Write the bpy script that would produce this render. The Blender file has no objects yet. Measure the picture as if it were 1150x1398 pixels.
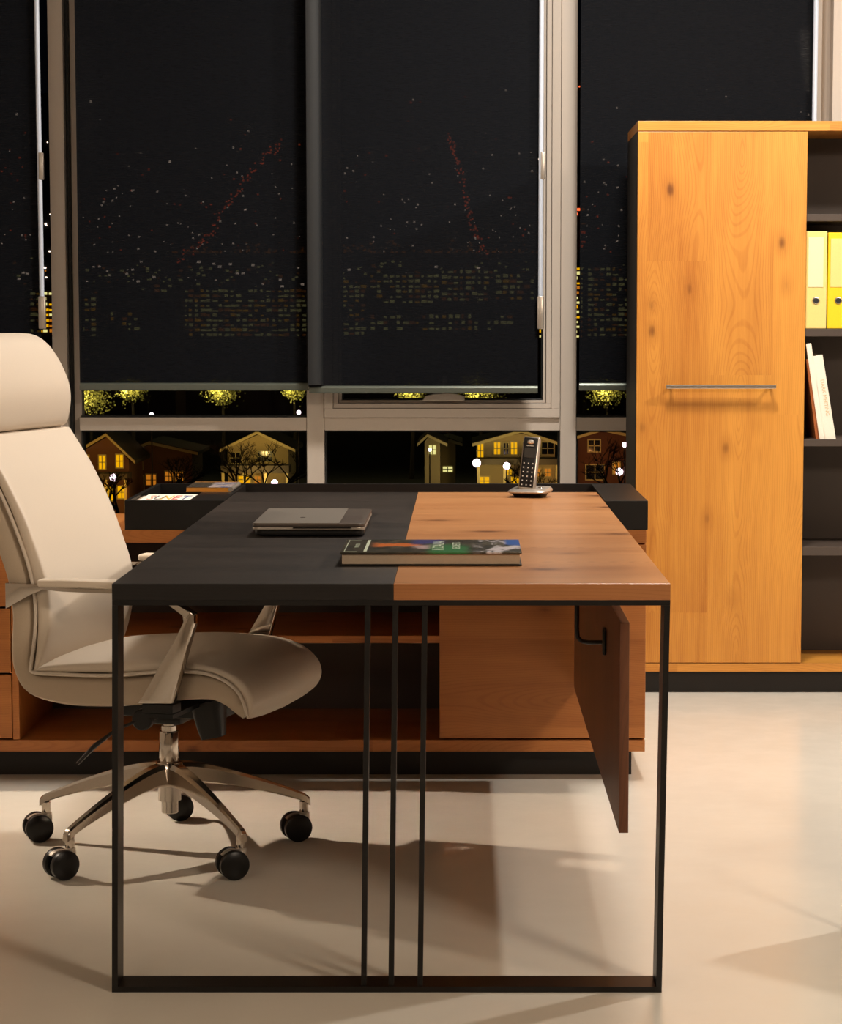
import bpy, bmesh, math, random
from mathutils import Vector, Matrix
random.seed(7)
C = bpy.context.scene.collection
PI = math.pi

# ------------------------------------------------------------------ camera
F = 3000.0; PX = 632.0; PY = 699.0
TILT = math.atan(254.0 / F)
H = 1.2110
cam_d = bpy.data.cameras.new('camera'); cam = bpy.data.objects.new('camera', cam_d); C.objects.link(cam)
cam.location = (0, 0, H); cam.rotation_euler = (PI / 2 - TILT, 0, 0)
cam_d.sensor_fit = 'VERTICAL'; cam_d.sensor_height = 24.0
cam_d.lens = F * 24.0 / 1398.0
cam_d.shift_x = -(PX - 575.0) / 1398.0
cam_d.clip_start = 0.05; cam_d.clip_end = 4000
bpy.context.scene.camera = cam
ct, st = math.cos(TILT), math.sin(TILT)
def at(px, py, Y):
    """photo measurement -> place in the room at distance Y"""
    u = (px - PX) / F; v = (py - PY) / F
    t = Y / (ct - v * st)
    return Vector((u * t, Y, H - (st + v * ct) * t))

# ------------------------------------------------------------------ materials
def mat(name, col=(.5, .5, .5), rough=.5, metal=0.0, spec=.5, bump=0.0, bscale=200, emit=None, estr=1.0, coat=0.0):
    m = bpy.data.materials.new(name); m.use_nodes = True
    nt = m.node_tree; b = nt.nodes['Principled BSDF']
    b.inputs['Base Color'].default_value = (*col, 1); b.inputs['Roughness'].default_value = rough
    b.inputs['Metallic'].default_value = metal; b.inputs['Specular IOR Level'].default_value = spec
    b.inputs['Coat Weight'].default_value = coat
    if emit:
        b.inputs['Emission Color'].default_value = (*emit, 1); b.inputs['Emission Strength'].default_value = estr
    n = nt.nodes.new('ShaderNodeTexNoise'); n.inputs['Scale'].default_value = bscale; n.inputs['Detail'].default_value = 3
    tc = nt.nodes.new('ShaderNodeTexCoord'); nt.links.new(tc.outputs['Object'], n.inputs['Vector'])
    # slight tone variation so that no surface is perfectly flat
    mx = nt.nodes.new('ShaderNodeMix'); mx.data_type = 'RGBA'; mx.blend_type = 'MULTIPLY'
    mx.inputs[0].default_value = .12 if not emit else 0
    mx.inputs[6].default_value = (*col, 1); nt.links.new(n.outputs['Fac'], mx.inputs[7])
    nt.links.new(mx.outputs[2], b.inputs['Base Color'])
    if bump:
        bp = nt.nodes.new('ShaderNodeBump'); bp.inputs['Strength'].default_value = bump; bp.inputs['Distance'].default_value = .002
        nt.links.new(n.outputs['Fac'], bp.inputs['Height']); nt.links.new(bp.outputs['Normal'], b.inputs['Normal'])
    return m

class NG:
    def __init__(s, m):
        s.nt = m.node_tree; s.N = s.nt.nodes; s.L = s.nt.links
    def _in(s, sock, v):
        if hasattr(v, 'is_linked') or isinstance(v, bpy.types.NodeSocket): s.L.new(v, sock)
        else: sock.default_value = v
    def math(s, op, a, b=0.0, c=0.0, clamp=False):
        n = s.N.new('ShaderNodeMath'); n.operation = op; n.use_clamp = clamp
        s._in(n.inputs[0], a); s._in(n.inputs[1], b); s._in(n.inputs[2], c); return n.outputs[0]
    def xyz(s, x, y, z):
        n = s.N.new('ShaderNodeCombineXYZ'); s._in(n.inputs[0], x); s._in(n.inputs[1], y); s._in(n.inputs[2], z); return n.outputs[0]
    def noise(s, v, scale=1.0, detail=2, rough=.5):
        n = s.N.new('ShaderNodeTexNoise'); s._in(n.inputs['Vector'], v); n.inputs['Scale'].default_value = scale
        n.inputs['Detail'].default_value = detail; n.inputs['Roughness'].default_value = rough; return n.outputs['Fac']
    def white(s, v):
        n = s.N.new('ShaderNodeTexWhiteNoise'); n.noise_dimensions = '1D'; s._in(n.inputs['W'], v); return n.outputs['Value']
    def mix(s, f, a, b, blend='MIX'):
        n = s.N.new('ShaderNodeMix'); n.data_type = 'RGBA'; n.blend_type = blend
        s._in(n.inputs[0], f); s._in(n.inputs[6], a); s._in(n.inputs[7], b); return n.outputs[2]
    def smooth(s, v, lo, hi, a=0.0, b=1.0):
        n = s.N.new('ShaderNodeMapRange'); n.interpolation_type = 'SMOOTHSTEP'
        s._in(n.inputs[0], v)
        for i, q in enumerate((lo, hi, a, b)): n.inputs[i + 1].default_value = q
        return n.outputs[0]

def wood(name, grain='z', across='x', base=(.62, .25, .065), dark=(.36, .115, .025), rough=.38, board=.205, off=0.0,
         knots=1.0, lines=1.0, ks=1.0, coat=0.0, spec=.4, vary=.45, bump=.12):
    m = bpy.data.materials.new(name); m.use_nodes = True
    g_ = NG(m); b = g_.N['Principled BSDF']
    tc = g_.N.new('ShaderNodeTexCoord'); sp = g_.N.new('ShaderNodeSeparateXYZ'); g_.L.new(tc.outputs['Object'], sp.inputs[0])
    ax = {'x': sp.outputs[0], 'y': sp.outputs[1], 'z': sp.outputs[2]}
    third = [k for k in 'xyz' if k not in (grain, across)][0]
    g = ax[grain]; a = g_.math('ADD', g_.math('ADD', ax[across], ax[third]), off)
    # boards laid side by side, staggered
    row = g_.math('FLOOR', g_.math('DIVIDE', a, board))
    al = g_.math('SUBTRACT', g_.math('MODULO', g_.math('ADD', a, 50 * board), board), board * .5)
    r1 = g_.white(row); r2 = g_.white(g_.math('ADD', row, 31.7))
    gs = g_.math('ADD', g, g_.math('MULTIPLY', r1, 3.0))
    seg = g_.math('FLOOR', g_.math('DIVIDE', gs, 1.15))
    idb = g_.math('ADD', g_.math('MULTIPLY', seg, 7.13), g_.math('MULTIPLY', row, 3.77))
    rb = g_.white(idb); rc = g_.white(g_.math('ADD', idb, 11.3))
    # growth rings cut along the trunk -> cathedral arches
    wob = g_.noise(g_.xyz(g_.math('MULTIPLY', g, 1.5), g_.math('MULTIPLY', a, 3.5), g_.math('MULTIPLY', rb, 40)), 1.0, 2, .45)
    dep = g_.math('MULTIPLY', g_.math('SUBTRACT', wob, .5), .16)
    dep = g_.math('ADD', dep, g_.math('MULTIPLY', g_.math('SINE', g_.math('ADD', g_.math('MULTIPLY', g, 3.1), g_.math('MULTIPLY', rb, 6.28))), .045))
    ac = g_.math('ADD', al, g_.math('MULTIPLY', g_.math('SUBTRACT', rc, .5), board * .8))
    rad = g_.math('SQRT', g_.math('ADD', g_.math('MULTIPLY', ac, ac), g_.math('MULTIPLY', dep, dep)))
    ring = g_.math('SINE', g_.math('MULTIPLY', rad, 2 * PI / .0062))
    ringl = g_.smooth(ring, .2, 1.0)
    streak = g_.noise(g_.xyz(g_.math('MULTIPLY', g, 2.2), g_.math('MULTIPLY', a, 38), g_.math('MULTIPLY', rb, 20)), 1.0, 4, .6)
    fine = g_.noise(g_.xyz(g_.math('MULTIPLY', g, 14), g_.math('MULTIPLY', a, 420), 0.0), 1.0, 2, .5)
    broad = g_.noise(g_.xyz(g_.math('MULTIPLY', g, 1.3), g_.math('MULTIPLY', a, 6), g_.math('MULTIPLY', rb, 9)), 1.0, 2, .5)
    t = g_.math('MULTIPLY', g_.math('SUBTRACT', rb, .5), vary)
    t = g_.math('ADD', t, g_.math('MULTIPLY', g_.math('SUBTRACT', streak, .5), .75))
    t = g_.math('ADD', t, g_.math('MULTIPLY', g_.math('SUBTRACT', broad, .5), .9))
    t = g_.math('ADD', t, g_.math('MULTIPLY', g_.math('SUBTRACT', fine, .5), .22))
    t = g_.math('ADD', t, g_.math('MULTIPLY', ringl, .19 * lines))
    t = g_.math('ADD', t, .24, clamp=True)
    col = g_.mix(t, (*base, 1), (*dark, 1))
    # knots and small dark flecks
    vo = g_.N.new('ShaderNodeTexVoronoi'); vo.feature = 'F1'
    g_.L.new(g_.xyz(g_.math('MULTIPLY', g, 5.0 * ks), g_.math('MULTIPLY', a, 9.0 * ks), 3.3), vo.inputs['Vector']); vo.inputs['Scale'].default_value = 1.0
    vo.voronoi_dimensions = '3D'
    keep = g_.math('GREATER_THAN', g_.white(g_.math('MULTIPLY', g_.math('ADD', vo.outputs['Color'], 0.0), 91.0)), .35)
    kn = g_.math('MULTIPLY', g_.smooth(g_.math('ADD', vo.outputs['Distance'], g_.math('MULTIPLY', g_.math('SUBTRACT', fine, .5), .1)), .03, .15, 1.0, 0.0), keep)
    halo = g_.math('MULTIPLY', g_.smooth(vo.outputs['Distance'], .05, .35, .35, 0.0), keep)
    col = g_.mix(g_.math('MULTIPLY', halo, knots), col, (dark[0] * .8, dark[1] * .8, dark[2] * .8, 1))
    col = g_.mix(g_.math('MULTIPLY', kn, .8 * knots), col, (dark[0] * .32, dark[1] * .28, dark[2] * .3, 1))
    g_.L.new(col, b.inputs['Base Color'])
    b.inputs['Roughness'].default_value = rough; b.inputs['Specular IOR Level'].default_value = spec
    b.inputs['Coat Weight'].default_value = coat; b.inputs['Coat Roughness'].default_value = .25
    bp = g_.N.new('ShaderNodeBump'); bp.inputs['Strength'].default_value = bump; bp.inputs['Distance'].default_value = .001
    g_.L.new(g_.math('ADD', fine, g_.math('MULTIPLY', ringl, .5)), bp.inputs['Height']); g_.L.new(bp.outputs['Normal'], b.inputs['Normal'])
    return m

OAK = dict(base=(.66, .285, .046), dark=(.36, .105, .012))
M = {}
M['oak_v'] = wood('oak_vertical', 'z', 'x', **OAK)
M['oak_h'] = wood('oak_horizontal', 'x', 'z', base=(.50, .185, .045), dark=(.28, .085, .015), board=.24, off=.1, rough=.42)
M['oak_rail'] = wood('oak_rail', 'x', 'z', board=.4, off=.1, **OAK)
M['oak_top'] = wood('oak_desktop', 'x', 'y', base=(.52, .245, .098), dark=(.27, .092, .028), board=.21, rough=.30, spec=.5, vary=.3, knots=1.5, lines=2.2, ks=.62)
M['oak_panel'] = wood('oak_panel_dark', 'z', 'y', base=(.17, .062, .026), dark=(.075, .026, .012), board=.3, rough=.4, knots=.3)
M['black_wood'] = wood('black_wood', 'x', 'y', base=(.034, .026, .022), dark=(.004, .003, .0025), board=.3, rough=.36, knots=.2, lines=2.5, spec=.5, bump=.6)
M['oak_shade'] = wood('oak_front_in_shade', 'x', 'z', base=(.37, .145, .045), dark=(.20, .065, .016), board=.3, knots=.3, rough=.45)  # darker oak: shade on the desk front put into the colour
M['black_shade'] = wood('black_front_in_shade', 'x', 'z', base=(.012, .009, .0075), dark=(.003, .0022, .002), board=.3, knots=0, rough=.5, spec=.3)  # darker black, same painted-in shade for the left half's front
M['black'] = mat('black_lacquer', (.0065, .0055, .005), .4, spec=.35, bump=.05, bscale=600)
M['black_side'] = mat('charcoal_board', (.013, .010, .0085), .5, spec=.35, bump=.08, bscale=400)
M['interior'] = mat('dark_brown_board', (.062, .042, .031), .6, bump=.08, bscale=400)
M['steel_black'] = mat('black_powder_steel', (.0045, .0032, .0026), .36, metal=.0, spec=.35, bump=.04, bscale=900)
M['chrome'] = mat('polished_aluminium', (.62, .55, .48), .13, metal=1.0)
M['satin'] = mat('satin_steel', (.66, .60, .54), .22, metal=1.0)
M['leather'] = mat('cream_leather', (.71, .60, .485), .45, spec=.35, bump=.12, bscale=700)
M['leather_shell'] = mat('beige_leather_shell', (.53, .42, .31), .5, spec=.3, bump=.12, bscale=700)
M['piping'] = mat('cream_piping', (.70, .60, .50), .45)
M['groove'] = mat('dark_groove', (.05, .03, .02), .7)
M['plastic'] = mat('black_plastic', (.006, .005, .0045), .4, spec=.35)
M['wheel'] = mat('black_castor_plastic', (.005, .0042, .004), .35, spec=.3)
M['alu_frame'] = mat('beige_window_aluminium', (.63, .54, .46), .42, spec=.4, bump=.03, bscale=300)
M['gasket'] = mat('black_gasket', (.01, .01, .01), .6)
M['bar'] = mat('grey_aluminium_bar', (.13, .145, .12), .35, metal=.5)
M['edge'] = mat('grey_edge_glow', (.014, .0145, .0155), .55, spec=.3)  # lighter than the fabric, to paint the glow along the blind's edge
M['wand'] = mat('white_plastic_wand', (.64, .70, .82), .35)
M['silver'] = mat('silver_plastic', (.50, .44, .38), .3, metal=.6)
M['silver_lid'] = mat('brushed_silver_lid', (.42, .37, .32), .36, metal=.8)
M['grey_lid'] = mat('grey_lid', (.12, .095, .08), .35, metal=.5)
M['paper'] = mat('book_paper', (.46, .36, .26), .8)
M['white'] = mat('white_paper', (.85, .80, .72), .6)
M['ivory'] = mat('ivory_cover', (.92, .83, .70), .5)
M['yellow'] = mat('bright_yellow_card', (.88, .60, .01), .35, spec=.5)
M['pale_yellow'] = mat('pale_yellow_card', (.82, .64, .22), .3, spec=.5)
M['label_pale'] = mat('cream_label', (.84, .74, .46), .3)
M['orange'] = mat('orange_card', (.95, .40, .04), .5)
M['gold'] = mat('faint_gold_ink', (.66, .48, .24), .45)
M['terracotta'] = mat('terracotta_cover', (.42, .12, .03), .45)
M['vase'] = mat('red_brown_wood', (.16, .045, .018), .3)
M['wall'] = mat('warm_wall_paint', (.60, .53, .45), .8, bump=.05, bscale=60)
M['ceil'] = mat('ceiling_paint', (.70, .65, .58), .9, bump=.05, bscale=60)

# polished floor
def floor_mat():
    m = bpy.data.materials.new('polished_cream_floor'); m.use_nodes = True
    g = NG(m); b = g.N['Principled BSDF']
    tc = g.N.new('ShaderNodeTexCoord')
    n1 = g.noise(tc.outputs['Object'], 1.3, 3, .5); n2 = g.noise(tc.outputs['Object'], 9.0, 4, .6)
    col = g.mix(g.smooth(n1, .3, .7), (.72, .665, .58, 1), (.68, .625, .54, 1))
    sc = g.math('GREATER_THAN', g.noise(tc.outputs['Object'], 55.0, 2, .5), .79)
    col = g.mix(g.math('MULTIPLY', sc, .25), col, (.3, .24, .18, 1))
    g.L.new(col, b.inputs['Base Color'])
    g.L.new(g.smooth(n2, .2, .8, .17, .26), b.inputs['Roughness'])
    b.inputs['Specular IOR Level'].default_value = .45
    bp = g.N.new('ShaderNodeBump'); bp.inputs['Strength'].default_value = .04; bp.inputs['Distance'].default_value = .01
    g.L.new(n2, bp.inputs['Height']); g.L.new(bp.outputs['Normal'], b.inputs['Normal'])
    return m
M['floor'] = floor_mat()

# sheer woven screen fabric: dark threads with open weave between
def blind_mat():
    m = bpy.data.materials.new('sheer_charcoal_screen'); m.use_nodes = True
    g = NG(m); b = g.N['Principled BSDF']; out = g.N['Material Output']
    tc = g.N.new('ShaderNodeTexCoord'); sp = g.N.new('ShaderNodeSeparateXYZ'); g.L.new(tc.outputs['Object'], sp.inputs[0])
    n = g.noise(g.xyz(g.math('MULTIPLY', sp.outputs[0], 30), 0.0, g.math('MULTIPLY', sp.outputs[2], 420)), 1.0, 3, .6)
    slub = g.smooth(n, .60, .78)
    col = g.mix(slub, (.0038, .0044, .0064, 1), (.013, .014, .016, 1))
    g.L.new(col, b.inputs['Base Color']); b.inputs['Roughness'].default_value = .75
    b.inputs['Specular IOR Level'].default_value = .1
    tr = g.N.new('ShaderNodeBsdfTransparent'); mx = g.N.new('ShaderNodeMixShader')
    th = g.smooth(n, .25, .6, .055, .022)
    g.L.new(g.math('SUBTRACT', 1.0, th), mx.inputs[0]); g.L.new(tr.outputs[0], mx.inputs[1]); g.L.new(b.outputs[0], mx.inputs[2])
    g.L.new(mx.outputs[0], out.inputs['Surface'])
    return m
M['blind'] = blind_mat()

def glass_mat():
    m = bpy.data.materials.new('window_glass'); m.use_nodes = True
    g = NG(m); out = g.N['Material Output']; g.N.remove(g.N['Principled BSDF'])
    tr = g.N.new('ShaderNodeBsdfTransparent'); tr.inputs[0].default_value = (.93, .95, .94, 1)
    gl = g.N.new('ShaderNodeBsdfGlossy'); gl.inputs['Roughness'].default_value = .02
    fr = g.N.new('ShaderNodeFresnel'); fr.inputs[0].default_value = 1.12
    mx = g.N.new('ShaderNodeMixShader'); g.L.new(fr.outputs[0], mx.inputs[0]); g.L.new(tr.outputs[0], mx.inputs[1]); g.L.new(gl.outputs[0], mx.inputs[2])
    g.L.new(mx.outputs[0], out.inputs['Surface'])
    return m
M['glass'] = glass_mat()

# ------------------------------------------------------------------ helpers
def tag(o, label=None, cat=None, group=None, kind=None):
    if label: o['label'] = label
    if cat: o['category'] = cat
    if group: o['group'] = group
    if kind: o['kind'] = kind
    return o
def empty(name, loc, label, cat, group=None, rz=0):
    o = bpy.data.objects.new(name, None); C.objects.link(o); o.location = loc; o.rotation_euler = (0, 0, rz)
    o.empty_display_size = .1
    return tag(o, label, cat, group)
def root_loc(o):
    while o.parent: o = o.parent
    return Vector(o.location)
def obj(name, bm, m, parent=None, origin=None, local=False, smooth=False, ang=35):
    """one mesh object; bm is in room coordinates unless local=True (root's own frame)"""
    if parent is not None and not local: bmesh.ops.translate(bm, verts=bm.verts, vec=-root_loc(parent))
    if parent is None and origin is not None: bmesh.ops.translate(bm, verts=bm.verts, vec=-Vector(origin))
    bmesh.ops.recalc_face_normals(bm, faces=bm.faces)
    me = bpy.data.meshes.new(name); bm.to_mesh(me); bm.free()
    ms = m if isinstance(m, (list, tuple)) else [m]
    for q in ms: me.materials.append(M[q] if isinstance(q, str) else q)
    if smooth:
        me.polygons.foreach_set('use_smooth', [True] * len(me.polygons))
        try: me.set_sharp_from_angle(angle=math.radians(ang))
        except Exception: pass
    o = bpy.data.objects.new(name, me); C.objects.link(o)
    if parent is not None: o.parent = parent
    elif origin is not None: o.location = origin
    return o
def B(): return bmesh.new()
def box(bm, x0, x1, y0, y1, z0, z1, bev=0.0, mi=0, seg=2, rot=None, piv=None):
    t = B(); bmesh.ops.create_cube(t, size=1)
    bmesh.ops.scale(t, vec=(abs(x1 - x0), abs(y1 - y0), abs(z1 - z0)), verts=t.verts)
    if bev: bmesh.ops.bevel(t, geom=t.edges[:], offset=bev, segments=seg, profile=.5, affect='EDGES')
    bmesh.ops.translate(t, vec=((x0 + x1) / 2, (y0 + y1) / 2, (z0 + z1) / 2), verts=t.verts)
    if rot is not None:
        bmesh.ops.rotate(t, cent=piv or (0, 0, 0), matrix=rot, verts=t.verts)
    merge(bm, t, mi); return bm
def merge(bm, t, mi=0):
    vm = {}
    for v in t.verts: vm[v] = bm.verts.new(v.co)
    for f in t.faces:
        try:
            nf = bm.faces.new([vm[v] for v in f.verts]); nf.material_index = mi
        except ValueError: pass
    t.free()
def prism(bm, pts, axis, lo, hi, mi=0, bev=0.0):
    """closed outline (2D) extruded along axis 'x','y' or 'z'"""
    def P(p, q):
        return {'x': (q, p[0], p[1]), 'y': (p[0], q, p[1]), 'z': (p[0], p[1], q)}[axis]
    t = B()
    a = [t.verts.new(P(p, lo)) for p in pts]; b = [t.verts.new(P(p, hi)) for p in pts]
    t.faces.new(a); t.faces.new(b[::-1])
    for i in range(len(pts)):
        j = (i + 1) % len(pts); t.faces.new((a[i], b[i], b[j], a[j]))
    if bev:
        bmesh.ops.recalc_face_normals(t, faces=t.faces)
        bmesh.ops.bevel(t, geom=t.edges[:], offset=bev, segments=2, profile=.5, affect='EDGES')
    merge(bm, t, mi); return bm
def frames(pts):
    out = []
    up = None
    for i, p in enumerate(pts):
        a = pts[max(i - 1, 0)]; b = pts[min(i + 1, len(pts) - 1)]
        d = (b - a).normalized()
        if up is None:
            up = Vector((0, 0, 1)) if abs(d.z) < .9 else Vector((0, 1, 0))
        s = d.cross(up).normalized(); up = s.cross(d).normalized()
        out.append((s, up))
    return out
def tube(bm, pts, r, n=10, mi=0, caps=True, ry=None):
    pts = [Vector(p) for p in pts]
    rs = r if isinstance(r, (list, tuple)) else [r] * len(pts)
    rings = []
    for p, (s, u), q in zip(pts, frames(pts), rs):
        q2 = q if ry is None else q * ry
        rings.append([bm.verts.new(p + s * math.cos(2 * PI * k / n) * q + u * math.sin(2 * PI * k / n) * q2) for k in range(n)])
    for a, b in zip(rings, rings[1:]):
        for k in range(n):
            f = bm.faces.new((a[k], a[(k + 1) % n], b[(k + 1) % n], b[k])); f.material_index = mi
    if caps:
        f = bm.faces.new(rings[0][::-1]); f.material_index = mi
        f = bm.faces.new(rings[-1]); f.material_index = mi
    return bm
def lathe(bm, prof, c=(0, 0, 0), n=24, axis=(0, 0, 1), mi=0):
    """prof: (radius, height) pairs from bottom to top"""
    q = Vector((0, 0, 1)).rotation_difference(Vector(axis).normalized())
    c = Vector(c); rings = []
    for r, h in prof:
        rings.append([bm.verts.new(c + q @ Vector((max(r, 1e-5) * math.cos(2 * PI * k / n), max(r, 1e-5) * math.sin(2 * PI * k / n), h))) for k in range(n)])
    for a, b in zip(rings, rings[1:]):
        for k in range(n):
            f = bm.faces.new((a[k], a[(k + 1) % n], b[(k + 1) % n], b[k])); f.material_index = mi
    f = bm.faces.new(rings[0][::-1]); f.material_index = mi
    f = bm.faces.new(rings[-1]); f.material_index = mi
    return bm
def smooth_path(pts, n=6):
    """Catmull-Rom through tuples of any length"""
    P = [tuple(p) for p in pts]; out = []
    for i in range(len(P) - 1):
        p0 = P[max(i - 1, 0)]; p1 = P[i]; p2 = P[i + 1]; p3 = P[min(i + 2, len(P) - 1)]
        for k in range(n):
            t = k / n
            out.append(tuple(.5 * ((2 * b) + (-a + c) * t + (2 * a - 5 * b + 4 * c - d) * t * t + (-a + 3 * b - 3 * c + d) * t ** 3) for a, b, c, d in zip(p0, p1, p2, p3)))
    out.append(P[-1]); return out
def rings_mesh(bm, rings, mi=0, caps=True):
    V = [[bm.verts.new(p) for p in r] for r in rings]
    n = len(V[0])
    for a, b in zip(V, V[1:]):
        for k in range(n):
            f = bm.faces.new((a[k], a[(k + 1) % n], b[(k + 1) % n], b[k])); f.material_index = mi
    if caps:
        bm.faces.new(V[0][::-1]).material_index = mi; bm.faces.new(V[-1]).material_index = mi
    return bm
def structure(name, bm, m, **k):
    o = obj(name, bm, m, **k); o['kind'] = 'structure'; return o
def copy_tree(o, parent=None):
    c = o.copy(); C.objects.link(c); c.parent = parent
    for ch in list(o.children): copy_tree(ch, c)
    return c
def text_bm(txt, size, depth=.0004, align='CENTER'):
    cu = bpy.data.curves.new('lettering', 'FONT'); cu.body = txt; cu.size = size; cu.extrude = depth
    cu.align_x = align; cu.align_y = 'CENTER'; cu.resolution_u = 2
    o = bpy.data.objects.new('lettering', cu); C.objects.link(o)
    bpy.context.view_layer.update()
    me = bpy.data.meshes.new_from_object(o.evaluated_get(bpy.context.evaluated_depsgraph_get()))
    bpy.data.objects.remove(o); bpy.data.curves.remove(cu)
    bm = B(); bm.from_mesh(me); bpy.data.meshes.remove(me); return bm
def place(bm, M4): bmesh.ops.transform(bm, matrix=M4, verts=bm.verts); return bm

#PART: room
# ------------------------------------------------------------------ room shell
WY = 7.90                 # inner face of the window frames
X0, X1, YB, ZC = -4.6, 4.2, -2.2, 3.25
b = B(); box(b, X0, X1, YB, 8.06, -.12, 0); structure('floor', b, 'floor')
b = B(); box(b, X0, X1, YB, 8.06, ZC, ZC + .12); structure('ceiling', b, 'ceil')
b = B(); box(b, X0 - .12, X0, YB, 8.06, 0, ZC); structure('wall_left', b, 'wall')
b = B(); box(b, X1, X1 + .12, YB, 8.06, 0, ZC); structure('wall_right', b, 'wall')
b = B(); box(b, X0, X1, YB - .12, YB, 0, ZC); structure('wall_behind', b, 'wall')
b = B(); box(b, X0, X1, 7.91, 8.05, 0, .16); structure('wall_window_base', b, 'wall')
b = B(); box(b, X0, X1, 7.91, 8.05, 3.0, ZC); structure('wall_window_head', b, 'wall')
b = B(); box(b, 1.42, X1, 7.93, 8.05, .16, 3.0); structure('wall_window_side', b, 'wall')

# window mullions (full height posts), each a rounded-edge aluminium section
def post(x0, x1, name, extra=()):
    bm = B(); box(bm, x0, x1, WY, WY + .13, .16, 3.0, .0015)
    for e in extra: box(bm, *e)
    return structure(name, bm, ['alu_frame', 'gasket'])
post(-1.472, -1.419, 'trim_1', [(-1.4175, -1.407, WY + .035, WY + .12, .16, 3.0, .001, 1), (-1.406, -1.380, WY + .062, WY + .12, .16, 3.0, .001)])
post(-.561, -.499, 'trim_2')
post(.351, .408, 'trim_3')
post(1.252, 1.274, 'trim_4', [(1.274, 1.312, WY + .05, WY + .12, .16, 3.0, .001), (1.312, 1.42, WY - .01, WY + .12, .16, 3.0, .001)])
post(-2.46, -2.40, 'trim_5')
post(-3.4, -3.34, 'trim_6')
bays = [(-1.38, -.561), (-.499, .351), (.408, 1.252), (-2.40, -1.472), (-3.34, -2.46), (-4.6, -3.4)]
for i, (a, c) in enumerate(bays):
    bm = B()
    box(bm, a + .001, c - .001, WY + .006, WY + .11, .836, .883, .001)            # transom
    for z0, z1 in ((.16, .2), (2.94, 3.0)): box(bm, a + .001, c - .001, WY + .03, WY + .11, z0, z1)
    # thin gasket lines around the lower and upper panes
    for z0, z1 in ((.2, .206), (.829, .8355), (.8835, .889)): box(bm, a + .001, c - .001, WY + .04, WY + .1, z0, z1, 0, 1)
    for x0 in (a + .001, c - .006): box(bm, x0, x0 + .005, WY + .04, WY + .1, .206, .829, 0, 1)
    o = structure('window_%d' % (i + 1), bm, ['alu_frame', 'gasket'])
    p = B(); box(p, a + .003, c - .003, WY + .07, WY + .074, .202, .835); box(p, a + .003, c - .003, WY + .07, WY + .074, .884, 2.945)
    obj('window_pane', p, 'glass', parent=o)
# opening sash in the middle bay
bm = B()
def ring_frame(bm, x0, x1, z0, z1, w, y0, y1, mi=0, bev=.0015):
    box(bm, x0, x1, y0, y1, z0, z0 + w, bev, mi); box(bm, x0, x1, y0, y1, z1 - w, z1, bev, mi)
    box(bm, x0, x0 + w, y0, y1, z0 + w, z1 - w, bev, mi); box(bm, x1 - w, x1, y0, y1, z0 + w, z1 - w, bev, mi)
ring_frame(bm, -.497, .349, .884, 2.94, .031, WY - .012, WY + .05)
ring_frame(bm, -.465, .317, .916, 2.91, .018, WY - .002, WY + .05)
ring_frame(bm, -.446, .298, .935, 2.89, .010, WY + .012, WY + .05)
o = structure('window_7', bm, ['alu_frame', 'gasket'])
bm = B(); ring_frame(bm, -.4355, .2875, .9455, 2.88, .005, WY + .03, WY + .06, 1)
obj('window_gasket', bm, ['alu_frame', 'gasket'], parent=o)
bm = B()
hp = [(-.140, .9445), (-.128, .962), (-.10, .9685), (-.045, .9715), (-.02, .9690), (.012, .9605), (.012, .9445)]
prism(bm, [(x - .005, z) for x, z in hp], 'y', WY - .036, WY - .014, bev=.0025)
box(bm, -.073, -.055, WY - .034, WY - .016, .966, 1.03, .003)
obj('window_handle', bm, 'alu_frame', parent=o)

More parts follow.
